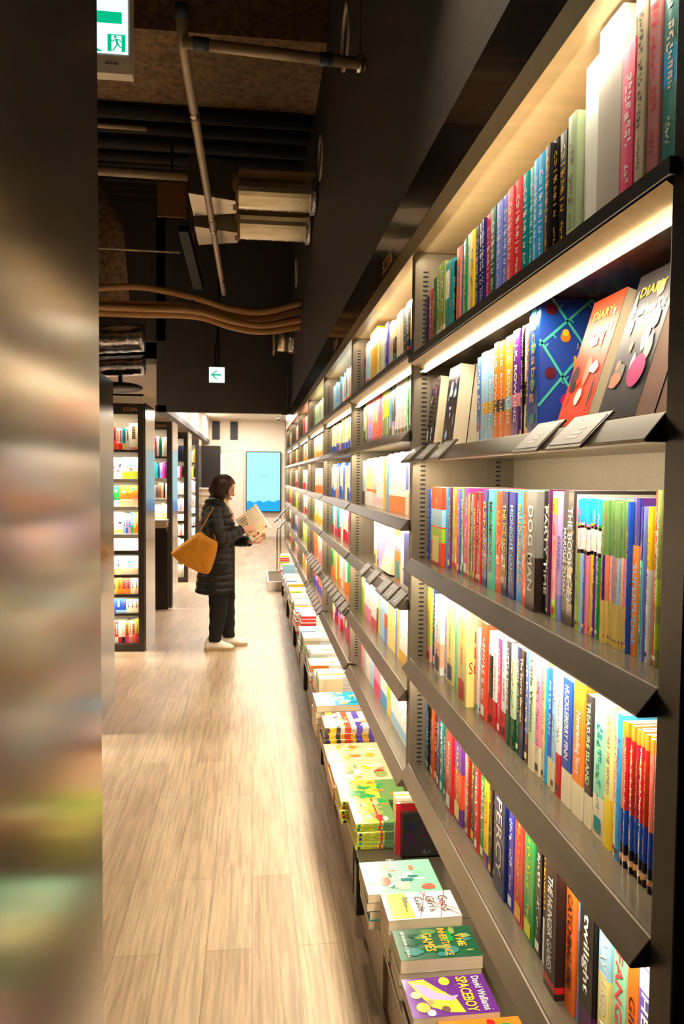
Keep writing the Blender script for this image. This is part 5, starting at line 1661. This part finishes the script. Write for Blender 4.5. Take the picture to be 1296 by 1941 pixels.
# white-rimmed sleeves through the upper wall
for y, s_ in ((3.76, 'nearest'), (5.165, 'middle'), (8.06, 'farthest')):
    zc = 1.57 + 4.92 * XW * 0.99
    r = thing('wall_sleeve', (XW - 0.004 + 0.012, y, 3.75), f'{s_} of three round white-rimmed holes in the upper dark wall', 'wall hole', 'round holes in the upper wall')
    ring = []
    for k in range(28):
        u = 2 * PI * k / 28
        ring.append([(0.014 * (1 if q in (0, 3) else -0.6), (0.128 + (0.02 if q > 1 else 0)) * math.cos(u), (0.128 + (0.02 if q > 1 else 0)) * math.sin(u)) for q in range(4)])
    mb = MB()
    mb.rings(ring + [ring[0]], caps=False)
    mb.build('rim', M['white_pl'], r)
    MB().face([(0.010, 0.13 * math.cos(2 * PI * k / 28), 0.13 * math.sin(2 * PI * k / 28)) for k in range(28)]) if False else None
    h_ = MB()
    h_.face([(0.006, 0.13 * math.cos(2 * PI * k / 28), 0.13 * math.sin(2 * PI * k / 28)) for k in range(28)])
    h_.build('sleeve_opening', M['slot'], r)

# round ducts into the wall with flared boxes
for y, zc, lb in ((5.35, 3.585, 'nearer galvanised duct entering the dark wall, with flared box end'), (5.85, 3.53, 'farther galvanised duct entering the dark wall, lower in view')):
    d = thing('air_duct', (0.0, y, zc), lb, 'duct', 'galvanised ducts under the ceiling')
    MB().tube([(-0.13, 0, 0), (0.40, 0, 0)], 0.135, 28).build('round_duct', M['galv'], d, smooth=False)
    for k in range(5):
        MB().tube([(-0.06 + k * 0.1, 0, 0), (-0.05 + k * 0.1, 0, 0)], 0.139, 28).build('duct_seam', M['galv'], d)
    rs = []
    for x, hw, hz_ in ((-0.13, 0.12, 0.13), (-0.44, 0.22, 0.13)):
        rs.append([(x, -hw, -hz_), (x, hw, -hz_), (x, hw, hz_), (x, -hw, hz_)])
    MB().rings(rs).build('flared_box', M['galv'], d)
    MB().tube([(-0.15, 0, 0), (-0.11, 0, 0)], 0.142, 20).build('foil_tape', M['spray'], d)
    MB().tube([(0.39, 0, 0), (0.425, 0.0, 0)], 0.155, 20).build('foil_collar', M['foil'], d)
d = thing('air_duct', (0.24, 8.4, 3.12), 'short round duct entering the wall just before the dark bulkhead', 'duct')
MB().tube([(-0.02, 0, 0), (0.19, 0, 0)], 0.16, 24).build('round_duct', M['galv'], d, smooth=True)
MB().tube([(-0.03, 0, 0), (-0.015, 0, 0)], 0.20, 24).build('flange', M['pipe'], d)
MB().tube([(0.15, 0, 0), (0.195, 0, 0)], 0.175, 18).build('foil_collar', M['foil'], d)

# foil wrapped ducts at the left, above the B2204 case
for (z, r, y, lb) in ((2.93, 0.135, 7.6, 'upper crinkled foil duct above the B2204 bookcase'), (2.66, 0.10, 7.6, 'lower crinkled foil duct above the B2204 bookcase')):
    rs = []
    rq = random.Random(int(z * 100))
    for i in range(80):
        x = -3.2 + i * 0.0268
        sag = -0.05 * math.sin(i / 80 * PI)
        rs.append([(x, r * rq.uniform(0.965, 1.035) * math.cos(2 * PI * j / 22), sag + r * rq.uniform(0.965, 1.035) * math.sin(2 * PI * j / 22)) for j in range(22)])
    o = MB().rings(rs).build('foil_duct', M['foil'], None, loc=(0, y, z), smooth=True)
    tag(o, lb, 'duct', 'foil ducts at the left')
lampb = thing('ceiling_spotlight', (-1.30, 7.5, 2.42), 'dark disc shaped fitting hanging above the B2204 bookcase', 'spotlight')
MB().ell((0, 0, 0), (0.22, 0.22, 0.05)).build('dome', M['black'], lampb, smooth=True)
MB().tube([(0, 0, 0.03), (0, 0, 0.12)], 0.02, 8).build('stem', M['black'], lampb)
MB().tube([(-0.28, 0, -0.07), (0.22, 0, -0.07)], 0.012, 8).build('track', M['black'], lampb)

# wavy tan hoses across the aisle
hose_pts = [(-1.60, 3.19), (-1.06, 3.23), (-0.54, 3.16), (-0.20, 3.08), (0.09, 3.05), (0.45, 3.14)]
for k, (dz, dy, w, lb) in enumerate([(0.06, 0.0, 0.0, 'topmost tan hose crossing under the ceiling'), (0.0, 0.08, 0.01, 'second tan hose from the top crossing under the ceiling'),
                                     (-0.075, 0.02, -0.045, 'third tan hose from the top crossing under the ceiling'), (-0.11, 0.09, -0.06, 'lowest tan hose crossing under the ceiling')]):
    pts = []
    for i, (x, z) in enumerate(hose_pts):
        f = [0.2, 0.15, 0.5, 0.8, 1.0, 1.0][i]
        if k == 0:
            zz = z + [0.04, 0.05, 0.04, 0.03, 0.045, 0.055][i]
        elif k == 1:
            zz = z + [-0.06, -0.09, -0.02, -0.01, 0.0, 0.0][i]
        elif k == 2:
            zz = z + [-0.10, -0.14, -0.075, -0.075, -0.075, -0.10][i]
        else:
            zz = z + [-0.14, -0.18, -0.11, -0.12, -0.12, -0.15][i]
        pts.append((x, 7.0 + dy, zz))
    o = MB().tube(arc_path(pts, 8), 0.031, 12).build('tan_hose', M['hose'], None, smooth=True)
    tag(o, lb, 'hose', 'tan hoses under the ceiling')
tp = thing('hose_bracket', (-0.56, 7.03, 3.20), 'grey strap bracket holding the tan hoses at mid aisle', 'bracket')
MB().tube([(0, 0, -0.06), (0.02, 0, 0.18)], 0.05, 8, flat=0.5).build('strap', M['tape'], tp)
MB().box(-0.01, -0.01, 0.18, 0.01, 0.01, 1.68).build('rod', M['steel'], tp)
# dark grille strip, thin bars, brown board, more pipes
ctr = thing('cable_tray', (-0.55, 6.5, 3.41), 'short dark cable tray hanging tilted above the tan hoses', 'cable tray')
MB().box(-0.02, -0.30, -0.04, 0.06, 0.30, 0.04, T=Matrix.Rotation(math.radians(-10), 4, 'Z') @ Matrix.Rotation(math.radians(-35), 4, 'X')).build('tray', M['black'], ctr)
MB().box(0.01, -0.01, 0.02, 0.02, 0.0, 1.49).build('hanger_rod', M['steel'], ctr)
for (x0, x1, y, z, r, lb) in [(-1.6, -0.57, 5.9, 3.295, 0.008, 'thin steel rod crossing at the left above the hoses'), (-1.6, -0.50, 5.75, 3.81, 0.03, 'short grey pipe at the left beyond the textured beam'),
                              (-1.5, -0.62, 4.45, 3.565, 0.014, 'thin pale pipe stub near the exit sign')]:
    tag(MB().tube([(x0, y, z), (x1, y, z - 0.01)], r, 10).build('ceiling_pipe', M['pipe'], None, smooth=True), lb, 'pipe')
bb_ = thing('brown_board', (-0.65, 6.1, 3.62), 'brown square board fixed under the dark ceiling', 'board')
MB().box(-0.115, 0, 0, 0.11, 0.02, 0.27).build('board', M['brown_panel'], bb_)
MB().box(-0.01, 0.02, 0.1, 0.01, 0.03, 1.28).build('hanger_rod', M['black'], bb_)
for (y, z, lb) in ((5.75, 4.25, 'nearest dark cable pipe bundle behind the textured beam'), (6.1, 4.3, 'second dark pipe behind the textured beam'), (6.5, 4.35, 'third dark pipe behind the textured beam'), (6.9, 4.4, 'fourth dark pipe behind the textured beam')):
    tag(MB().tube([(-3, y, z), (0.44, y, z)], 0.05, 10).build('ceiling_pipe', M['ceiling'], None, smooth=True), lb, 'pipe', 'dark pipes behind the beam')
# small steel bracket at the far end of the shelf header
bk = thing('steel_bracket', (0.40, 8.9, 2.40), 'narrow upright steel bracket at the far end of the bookcase header', 'bracket')
MB().box(-0.01, 0, 0, 0.01, 0.02, 0.36).build('plate', M['steel'], bk)
MB().box(-0.08, 0, -0.10, 0.0, 0.02, -0.07).build('foot', M['steel'], bk)

# ------------------------------------------------------------------ the woman reading
WY = 6.76
wm = thing('person', (-0.30, WY, 0), 'woman in long black quilted coat, reading an open magazine in the aisle', 'person')


def W(x, dy, z):             # room X, offset from her mid-plane, height
    return (x + 0.30, dy, z)


def oval(cx, cy, z, rx, ry, seg=32, n=2.3, tilt=0.0):
    out = []
    for j in range(seg):
        u = 2 * PI * j / seg
        c, s = math.cos(u), math.sin(u)
        x = rx * math.copysign(abs(c) ** (2 / n), c)
        y = ry * math.copysign(abs(s) ** (2 / n), s)
        out.append((cx + x, cy + y, z + tilt * x))
    return out


M['skin'] = plain('skin', (232, 180, 150), 0.5)
M['coat'] = plain('black_quilted_nylon', (7, 7, 8), 0.55, 0, 0.1, (40, 40, 120), 0.1)
M['trouser'] = plain('black_cotton', (16, 15, 17), 0.85)
M['hair'] = plain('dark_brown_hair', (54, 27, 22), 0.42, 0, 0.4, (220, 220, 6), 0.2)
M['shoe'] = plain('cream_leather', (248, 240, 220), 0.5)
M['sole'] = plain('tan_rubber_sole', (198, 168, 120), 0.7)
M['shirt'] = plain('cream_shirt', (238, 216, 168), 0.7)
M['lips'] = plain('lips', (190, 84, 76), 0.5)

# one body: trunk, neck, head, arms with hands and fingers, legs; fused by a remesh
b = MB()
b.rings([oval(0.0, 0, z, rx, ry, 20) for (z, rx, ry) in ((0.74, 0.10, 0.14), (0.86, 0.108, 0.16), (1.0, 0.10, 0.135), (1.12, 0.11, 0.15), (1.22, 0.105, 0.17), (1.29, 0.075, 0.13), (1.32, 0.05, 0.06))])
b.tube([W(-0.315, 0, 1.26), W(-0.30, 0, 1.34), W(-0.275, 0, 1.40)], [0.058, 0.05, 0.048], 14)
HC = Vector(W(-0.262, 0, 1.452))
HR = Matrix.Rotation(math.radians(22), 3, 'Y')      # head bowed forward
b.ell(HC, (0.088, 0.070, 0.108), 20, 14, T=HR)
b.ell(HC + HR @ Vector((0.030, 0, -0.062)), (0.048, 0.046, 0.050), 14, 8, T=HR)          # jaw
b.ell(HC + HR @ Vector((0.058, 0, -0.095)), (0.022, 0.022, 0.018), 10, 6, T=HR)          # chin
b.tube([HC + HR @ Vector((0.083, 0, 0.008)), HC + HR @ Vector((0.100, 0, -0.026)), HC + HR @ Vector((0.088, 0, -0.036))], [0.007, 0.0115, 0.009], 8)   # nose
for s in (-1, 1):
    b.ell(HC + HR @ Vector((0.066, s * 0.033, -0.022)), (0.022, 0.020, 0.022), 10, 6, T=HR)   # cheeks
    b.ell(HC + HR @ Vector((0.0, s * 0.071, -0.01)), (0.018, 0.008, 0.028), 10, 6, T=HR)      # ears
b.ell(HC + HR @ Vector((0.086, 0, -0.060)), (0.010, 0.020, 0.007), 10, 6, T=HR)
b.ell(HC + HR @ Vector((0.083, 0, -0.071)), (0.010, 0.017, 0.007), 10, 6, T=HR)
ELB_N, ELB_F = W(-0.285, -0.215, 1.01), W(-0.27, 0.20, 0.99)
WR_N, WR_F = W(-0.098, -0.115, 1.092), W(-0.012, -0.035, 0.975)
b.tube([W(-0.335, -0.15, 1.25), ELB_N, WR_N], [0.048, 0.038, 0.026], 12)
b.tube([W(-0.325, 0.15, 1.25), ELB_F, WR_F], [0.048, 0.038, 0.026], 12)


def hand(wrist, dirv, palmn, thumb_side, curl, parts):
    """palm, four unequal bent fingers, and a thumb leaving the side of the palm near its base"""
    w = Vector(wrist)
    d = Vector(dirv).normalized()
    n = Vector(palmn)
    n = (n - d * n.dot(d)).normalized()
    s = d.cross(n).normalized() * thumb_side
    pal = [w + d * 0.0, w + d * 0.045, w + d * 0.082]
    rs = []
    for p, a, c in zip(pal, (0.024, 0.036, 0.034), (0.017, 0.014, 0.011)):
        rs.append([p + s * (a * math.cos(2 * PI * j / 14)) + n * (c * math.sin(2 * PI * j / 14)) for j in range(14)])
    parts.rings(rs)
    for i, L in enumerate((0.068, 0.076, 0.071, 0.057)):
        base = w + d * 0.076 + s * (0.026 - 0.0172 * i)
        a = curl * (1 + 0.08 * i)
        p1 = base + (d * math.cos(a * 0.5) + n * math.sin(a * 0.5)) * L * 0.45
        p2 = p1 + (d * math.cos(a * 1.3) + n * math.sin(a * 1.3)) * L * 0.32
        p3 = p2 + (d * math.cos(a * 2.0) + n * math.sin(a * 2.0)) * L * 0.25
        parts.tube([base, p1, p2, p3], [0.0088, 0.008, 0.0074, 0.006], 8)
    tb = w + d * 0.022 + s * 0.024
    parts.tube([tb, tb + s * 0.026 + d * 0.022 + n * 0.004, tb + s * 0.034 + d * 0.050 + n * 0.012], [0.0115, 0.0095, 0.0075], 8)


hand(WR_N, (0.95, 0.45, 0.12), (0.3, 0.9, -0.1), -1, 0.28, b)
hand(WR_F, (0.90, 0.05, 0.30), (-0.1, -0.6, 0.8), 1, 0.5, b)
for s, fx in ((-1, -0.335), (1, -0.21)):
    b.tube([W(-0.315, s * 0.085, 0.80), W(-0.30, s * 0.085, 0.45), W(fx, s * 0.09, 0.09)], [0.085, 0.055, 0.036], 14)
    b.tube([W(fx - 0.04, s * 0.09, 0.045), W(fx + 0.05, s * 0.09, 0.040), W(fx + 0.12, s * 0.09, 0.032)], [0.028, 0.026, 0.020], 12)
body = b.build('body', M['skin'], wm, smooth=True)
rm = body.modifiers.new('fuse', 'REMESH')
rm.mode = 'VOXEL'
rm.voxel_size = 0.0042
rm.use_smooth_shade = True
sm_ = body.modifiers.new('soften', 'SMOOTH')
sm_.iterations = 3
sm_.factor = 0.5
# eyes and lips
f = MB()
for s in (-1, 1):
    f.ell(HC + HR @ Vector((0.077, s * 0.030, 0.004)), (0.010, 0.015, 0.0042), 10, 6, T=HR)
f.build('eyes', M['hair'], wm, smooth=True)
f = MB()
for s in (-1, 1):
    f.tube([HC + HR @ Vector((0.083, s * 0.014, 0.021)), HC + HR @ Vector((0.080, s * 0.032, 0.025)), HC + HR @ Vector((0.068, s * 0.048, 0.019))], [0.002, 0.003, 0.0015], 6)
f.build('eyebrows', M['hair'], wm, smooth=True)
f = MB()
f.ell(HC + HR @ Vector((0.094, 0, -0.0615)), (0.006, 0.015, 0.0042), 10, 6, T=HR)
f.ell(HC + HR @ Vector((0.092, 0, -0.070)), (0.006, 0.013, 0.0042), 10, 6, T=HR)
f.build('lips', M['lips'], wm, smooth=True)

# bobbed hair: a shell that opens over the face
hb = MB()
rs = []
SEG, RG = 48, 26
for i in range(RG + 1):
    tt = i / RG                     # 0 at crown, 1 at the cut line
    ring = []
    for j in range(SEG):
        u = 2 * PI * j / SEG        # u = 0 faces forward (+X)
        front = max(0.0, math.cos(u))
        a = tt * math.radians(130)
        rad = math.sin(min(a, PI / 2))
        x = 0.116 * rad * math.cos(u) - 0.014
        y = 0.098 * rad * math.sin(u)
        z = 0.128 * math.cos(a) if a < PI / 2 else -0.120 * (a - PI / 2) / math.radians(40)
        if a > PI / 2:
            k = (a - PI / 2) / math.radians(40)
            x *= 1 + 0.06 * math.sin(k * PI) - 0.26 * k ** 3
            y *= 1 + 0.08 * math.sin(k * PI) - 0.30 * k ** 3
            # bob is longest at the jaw, shorter at the nape
            z *= (0.82 + 0.18 * max(0, math.cos(u)))
        # face opening: pull the shell inside the head near the front, below the fringe
        ang = abs((u + PI) % (2 * PI) - PI)
        if z < 0.060 and ang < math.radians(62):
            x = x * 0.45
            y = y * 0.72
        strand = 1 + 0.012 * math.sin(u * 23 + 1.3) + 0.008 * math.sin(u * 41)
        ring.append(HC + Matrix.Rotation(math.radians(14), 3, 'Y') @ Vector((x * strand, y * strand, z)))
    rs.append(ring)
rs[0] = [HC + Matrix.Rotation(math.radians(14), 3, 'Y') @ Vector((-0.010 + 0.004 * math.cos(2 * PI * j / SEG), 0.004 * math.sin(2 * PI * j / SEG), 0.128)) for j in range(SEG)]
hb.rings(rs)
# side locks falling beside the cheek
for s in (-1, 1):
    for k in range(4):
        p0 = HC + HR @ Vector((0.046 - 0.014 * k, s * (0.070 + 0.004 * k), 0.062))
        p1 = HC + HR @ Vector((0.036 - 0.018 * k, s * (0.088), -0.01))
        p2 = HC + Vector((0.040 - 0.020 * k, s * 0.080, -0.092 - 0.006 * k))
        hb.tube(arc_path([p0, p1, p2], 5), lerp_list([0.012, 0.014, 0.004], 5), 8)
hb.build('hair', M['hair'], wm, smooth=True)

# coat: quilted rolls
CZ = [0.505, 0.52, 0.70, 0.86, 1.02, 1.14, 1.22, 1.275, 1.315, 1.345]
CXc = [-0.345, -0.345, -0.335, -0.330, -0.325, -0.325, -0.330, -0.338, -0.338, -0.330]
CRX = [0.150, 0.176, 0.166, 0.152, 0.146, 0.145, 0.140, 0.122, 0.096, 0.075]
CRY = [0.170, 0.200, 0.195, 0.185, 0.185, 0.195, 0.200, 0.185, 0.125, 0.080]


def interp(z, A):
    for i in range(len(CZ) - 1):
        if z <= CZ[i + 1]:
            t = (z - CZ[i]) / (CZ[i + 1] - CZ[i])
            return A[i] * (1 - t) + A[i + 1] * t
    return A[-1]


ct = MB()
rs = []
nz = 150
for i in range(nz + 1):
    z = CZ[0] + (CZ[-1] - CZ[0]) * i / nz
    roll = abs(math.sin((z - 0.505) / 0.062 * PI)) ** 0.55
    e = -0.010 + 0.014 * roll if z < 1.27 else 0.0
    rs.append([tuple(Vector(p)) for p in oval(interp(z, CXc) + 0.30, 0, z, interp(z, CRX) + e, interp(z, CRY) + e, 40, 2.4)])
ct.rings(rs)
ct.build('coat', M['coat'], wm, smooth=True)
# the open front edge hangs lower
fr = MB()
for s in (-1,):
    fr.rings([[Vector(W(x, y, z)) for x, y in ((-0.205, -0.10), (-0.17, -0.085), (-0.165, -0.045), (-0.20, -0.03))] for z in (1.15, 1.0, 0.8, 0.6, 0.52)] + [[Vector(W(x, y, 0.455)) for x, y in ((-0.178, -0.09), (-0.165, -0.08), (-0.160, -0.06), (-0.172, -0.05))]])
fr.build('coat_flap', M['coat'], wm, smooth=True)


def sleeve(pts, rads, name):
    path = arc_path(pts, 26)
    rr_ = lerp_list(rads, 26)
    acc = 0.0
    out = []
    for i, (p, r) in enumerate(zip(path, rr_)):
        if i: acc += (p - path[i - 1]).length
        out.append(r - 0.006 + 0.010 * abs(math.sin(acc / 0.060 * PI)) ** 0.55)
    o = MB().tube(path, out, 22)
    return o.build(name, M['coat'], wm, smooth=True)


sleeve([W(-0.345, -0.145, 1.275), W(-0.345, -0.205, 1.17), W(-0.30, -0.225, 1.045), W(-0.215, -0.185, 1.035), W(-0.105, -0.125, 1.088)], [0.070, 0.078, 0.072, 0.060, 0.046], 'sleeve')
sleeve([W(-0.335, 0.145, 1.27), W(-0.335, 0.20, 1.16), W(-0.27, 0.19, 1.00), W(-0.15, 0.09, 0.975), W(-0.035, -0.02, 0.975)], [0.070, 0.076, 0.068, 0.056, 0.046], 'sleeve')
# hood roll behind the neck and collar of the cream top
MB().tube(arc_path([W(-0.275, -0.085, 1.30), W(-0.345, -0.095, 1.325), W(-0.405, 0, 1.325), W(-0.345, 0.095, 1.325), W(-0.275, 0.085, 1.30)], 8), 0.034, 12).build('coat_collar', M['coat'], wm, smooth=True)
cl = MB()
cl.rings([oval(cx + 0.30, 0, z, rx, ry, 24) for (cx, z, rx, ry) in ((-0.30, 1.29, 0.080, 0.080), (-0.295, 1.335, 0.062, 0.064), (-0.286, 1.372, 0.054, 0.056), (-0.283, 1.376, 0.050, 0.052))])
cl.build('shirt_collar', M['shirt'], wm, smooth=True)
sh_ = MB()
rs = []
for i in range(41):
    z = 1.04 + 0.27 * i / 40
    cx = interp(z, CXc) + interp(z, CRX) + 0.30
    rs.append([Vector((cx + dx, y, z)) for dx, y in ((-0.03, -0.088), (-0.008, -0.068), (0.007, -0.035), (0.009, 0.0), (0.007, 0.035), (-0.03, 0.06))])
STR = [rgb('white'), rgb('coral')]
sh_.rings(rs, colf=lambda i, j: (rgb('cream') if i > 30 else STR[(i // 2) % 2]))
sh_.build('striped_shirt', M['matte'], wm)
# trousers: loose, tapering to the ankle
for s, fx, nm in ((-1, -0.345, 'near'), (1, -0.225, 'far')):
    rs = []
    for i in range(31):
        t = i / 30
        z = 0.78 - t * 0.70
        cx = -0.325 + (fx + 0.325) * t ** 1.3 + (0.025 * math.sin(t * PI))
        r = 0.120 * (1 - t) + 0.054 * t + 0.004 * math.sin(t * 40) * t
        rs.append(oval(cx + 0.30, s * (0.088 + 0.0 * t), z, r, r * 0.95, 22))
    MB().rings(rs).build('trouser_leg', M['trouser'], wm, smooth=True)
    # shoe
    sx = fx - 0.085
    prof = [(0.0, 0.036, 0.065), (0.02, 0.045, 0.112), (0.07, 0.046, 0.122), (0.12, 0.047, 0.100), (0.17, 0.049, 0.074), (0.215, 0.047, 0.058), (0.243, 0.036, 0.043), (0.256, 0.018, 0.034)]
    up_, so = [], []
    for (x, w_, h_) in prof:
        c = Vector(W(sx + x, s * 0.09, 0.022))
        up_.append([c + Vector((0, w_ * math.cos(PI * k / 10), (h_ - 0.022) * math.sin(PI * k / 10))) for k in range(11)])
        c2 = Vector(W(sx + x * 1.03 - 0.004, s * 0.09, 0))
        so.append([c2 + Vector((0, w_ + 0.004, 0.002)), c2 + Vector((0, w_ + 0.005, 0.026)), c2 + Vector((0, -w_ - 0.005, 0.026)), c2 + Vector((0, -w_ - 0.004, 0.002))])
    so_ = MB().rings(up_).build('shoe', M['shoe'], wm, smooth=True)
    MB().rings(so).build('shoe_sole', M['sole'], so_)
    la = MB()
    for k in range(4):
        x = sx + 0.10 + 0.022 * k
        hz_ = 0.112 - 0.011 * k
        la.tube([W(x, s * 0.09 - 0.022, hz_ - 0.012), W(x, s * 0.09, hz_ - 0.002), W(x, s * 0.09 + 0.022, hz_ - 0.012)], 0.003, 6)
    la.build('laces', M['shirt'], so_)

# mustard tote bag hanging from her shoulder
bagm, nt, bb = newmat('mustard_dotted_canvas')
bb.inputs['Roughness'].default_value = 0.6
tc = nt.nodes.new('ShaderNodeTexCoord')
mp = nt.nodes.new('ShaderNodeMapping')
mp.inputs['Rotation'].default_value = (0, math.radians(30), 0)
mp.inputs['Scale'].default_value = (62, 0.01, 62)
vo = nt.nodes.new('ShaderNodeTexVoronoi')
vo.inputs['Scale'].default_value = 1
vo.inputs['Randomness'].default_value = 0.15
rp_ = nt.nodes.new('ShaderNodeValToRGB')
rp_.color_ramp.elements[0].position = 0.22
rp_.color_ramp.elements[1].position = 0.30
rp_.color_ramp.elements[0].color = lin((176, 104, 22)) + (1,)
rp_.color_ramp.elements[1].color = lin((234, 158, 36)) + (1,)
nt.links.new(tc.outputs['Object'], mp.inputs[0])
nt.links.new(mp.outputs[0], vo.inputs['Vector'])
nt.links.new(vo.outputs['Distance'], rp_.inputs[0])
nt.links.new(rp_.outputs[0], bb.inputs['Base Color'])
bag = thing('tote_bag', (-0.56, WY - 0.27, 0.72), 'mustard yellow tote bag with dot pattern hanging from the woman\'s shoulder', 'bag')
# outline in the bag's own plane (x, z), from the photo's tilt: top edge, right lower corner, bottom, left corner
top_l, top_r = Vector((0.075, 0.42)), Vector((0.245, 0.335))
out_ = [(-0.155, 0.185), (-0.148, 0.160), (-0.05, 0.075), (0.10, 0.0), (0.165, -0.015), (0.188, 0.005), (0.235, 0.13), (0.258, 0.265), (0.240, 0.285), (0.17, 0.31), (0.13, 0.345), (0.105, 0.36), (0.085, 0.36), (0.0, 0.29)]
cen = Vector((0.07, 0.17))
rs = []
for k, (yy_, sc2) in enumerate([(-0.062, 0.55), (-0.060, 0.80), (-0.045, 0.94), (-0.02, 1.0), (0.02, 1.0), (0.045, 0.94), (0.060, 0.80), (0.062, 0.55)]):
    ring = []
    for i, p in enumerate(out_):
        v = cen + (Vector(p) - cen) * sc2
        fold = 0.010 * math.sin(i * 2.1) * (1 - abs(sc2 - 0.8)) if sc2 < 0.95 else 0
        ring.append((v.x, yy_ + fold, v.y))
    rs.append(ring)
bo = MB().rings(rs).build('bag_body', bagm, bag, smooth=True)
sd = bo.modifiers.new('round', 'SUBSURF')
sd.levels = sd.render_levels = 2
M['strap'] = plain('tan_leather_strap', (196, 124, 34), 0.5)
sb = MB()
sb.tube(arc_path([(0.085, -0.03, 0.33), (0.13, -0.035, 0.42), (0.19, -0.02, 0.52), (0.215, 0.08, 0.575), (0.235, 0.10, 0.52), (0.205, 0.0, 0.42), (0.235, -0.02, 0.29)], 8), 0.009, 8, flat=0.5)
sb.build('bag_strap', M['strap'], bag, smooth=True)

# open magazine in her hands
mg = thing('magazine', (-0.01, WY - 0.06, 0.972), 'open magazine with printed pages and green and blue edges, held by the woman', 'magazine')
B0 = Vector((0.0, -0.015, 0.0))
L0 = Vector((-0.146, -0.055, 0.205))
T0 = Vector((0.010, 0.075, 0.322))
R0 = Vector((0.156, 0.095, 0.118))
def page(mb, B, L, T, R, lift, bulge, col, n=8, th=0.004):
    nrm = (L - B).cross(R - B).normalized()
    if nrm.y > 0: nrm = -nrm
    rows = []
    for i in range(n + 1):
        u = i / n
        p, q = B.lerp(L, 0) , None
        a = B.lerp(R, u)
        c = L.lerp(T, u)
        o = nrm * (lift + bulge * math.sin(u * PI))
        rows.append([a + o, c + o, c + o - nrm * th, a + o - nrm * th])
    mb.rings(rows, col)
    return nrm
pg = MB()
nrm = page(pg, B0, L0, T0, R0, 0.0, 0.012, rgb('cream'))
pg.build('near_pages', M['print'], mg)
pr = MB()
def onpage(u, v, e=0.0012):
    a = B0.lerp(R0, u); c = L0.lerp(T0, u)
    return a.lerp(c, v) + nrm * (0.012 * math.sin(u * PI) + e)
def patch(u0, v0, u1, v1, c):
    pr.face([onpage(u0, v0), onpage(u1, v0), onpage(u1, v1), onpage(u0, v1)], rgb(c))
rq = random.Random(4)
for r in range(4):
    patch(0.06 + 0.0, 0.86 - r * 0.08, 0.06 + 0.34 - 0.03 * r, 0.90 - r * 0.08, 'brown' if r % 2 else 'grey')
for r in range(9):
    patch(0.50, 0.90 - r * 0.05, 0.50 + rq.uniform(0.2, 0.4), 0.915 - r * 0.05, 'pale grey')
for r in range(9):
    patch(0.08, 0.50 - r * 0.03, 0.08 + rq.uniform(0.3, 0.5), 0.512 - r * 0.03, 'pale grey')
patch(0.60, 0.42, 0.75, 0.52, 'pale pink')
patch(0.16, 0.08, 0.24, 0.17, 'brown'); patch(0.27, 0.08, 0.35, 0.17, 'coral'); patch(0.38, 0.08, 0.46, 0.17, 'brown')
patch(0.84, 0.10, 0.94, 0.16, 'brown'); patch(0.70, 0.12, 0.80, 0.30, 'peach')
pr.build('page_print', M['print'], mg)
cv = MB()
for (p, q, c) in ((L0, B0, 'sky blue'), (B0, R0, 'cobalt blue'), (T0, R0, 'sky blue'), (L0.lerp(T0, 0.7), T0, 'green'), (T0, T0.lerp(R0, 0.45), 'green')):
    cv.tube([p - nrm * 0.003, q - nrm * 0.003], 0.0035, 6, rgb(c))
cv.build('cover_edges', M['print'], mg)
p2 = MB()
page(p2, T0 + Vector((0, 0.01, 0)), T0 + Vector((0.02, 0.13, 0.02)), R0 + Vector((0.03, 0.13, -0.02)), R0 + Vector((0, 0.01, 0)), 0.0, 0.0, rgb('white'))
p2.build('far_pages', M['print'], mg)


flush_texts()
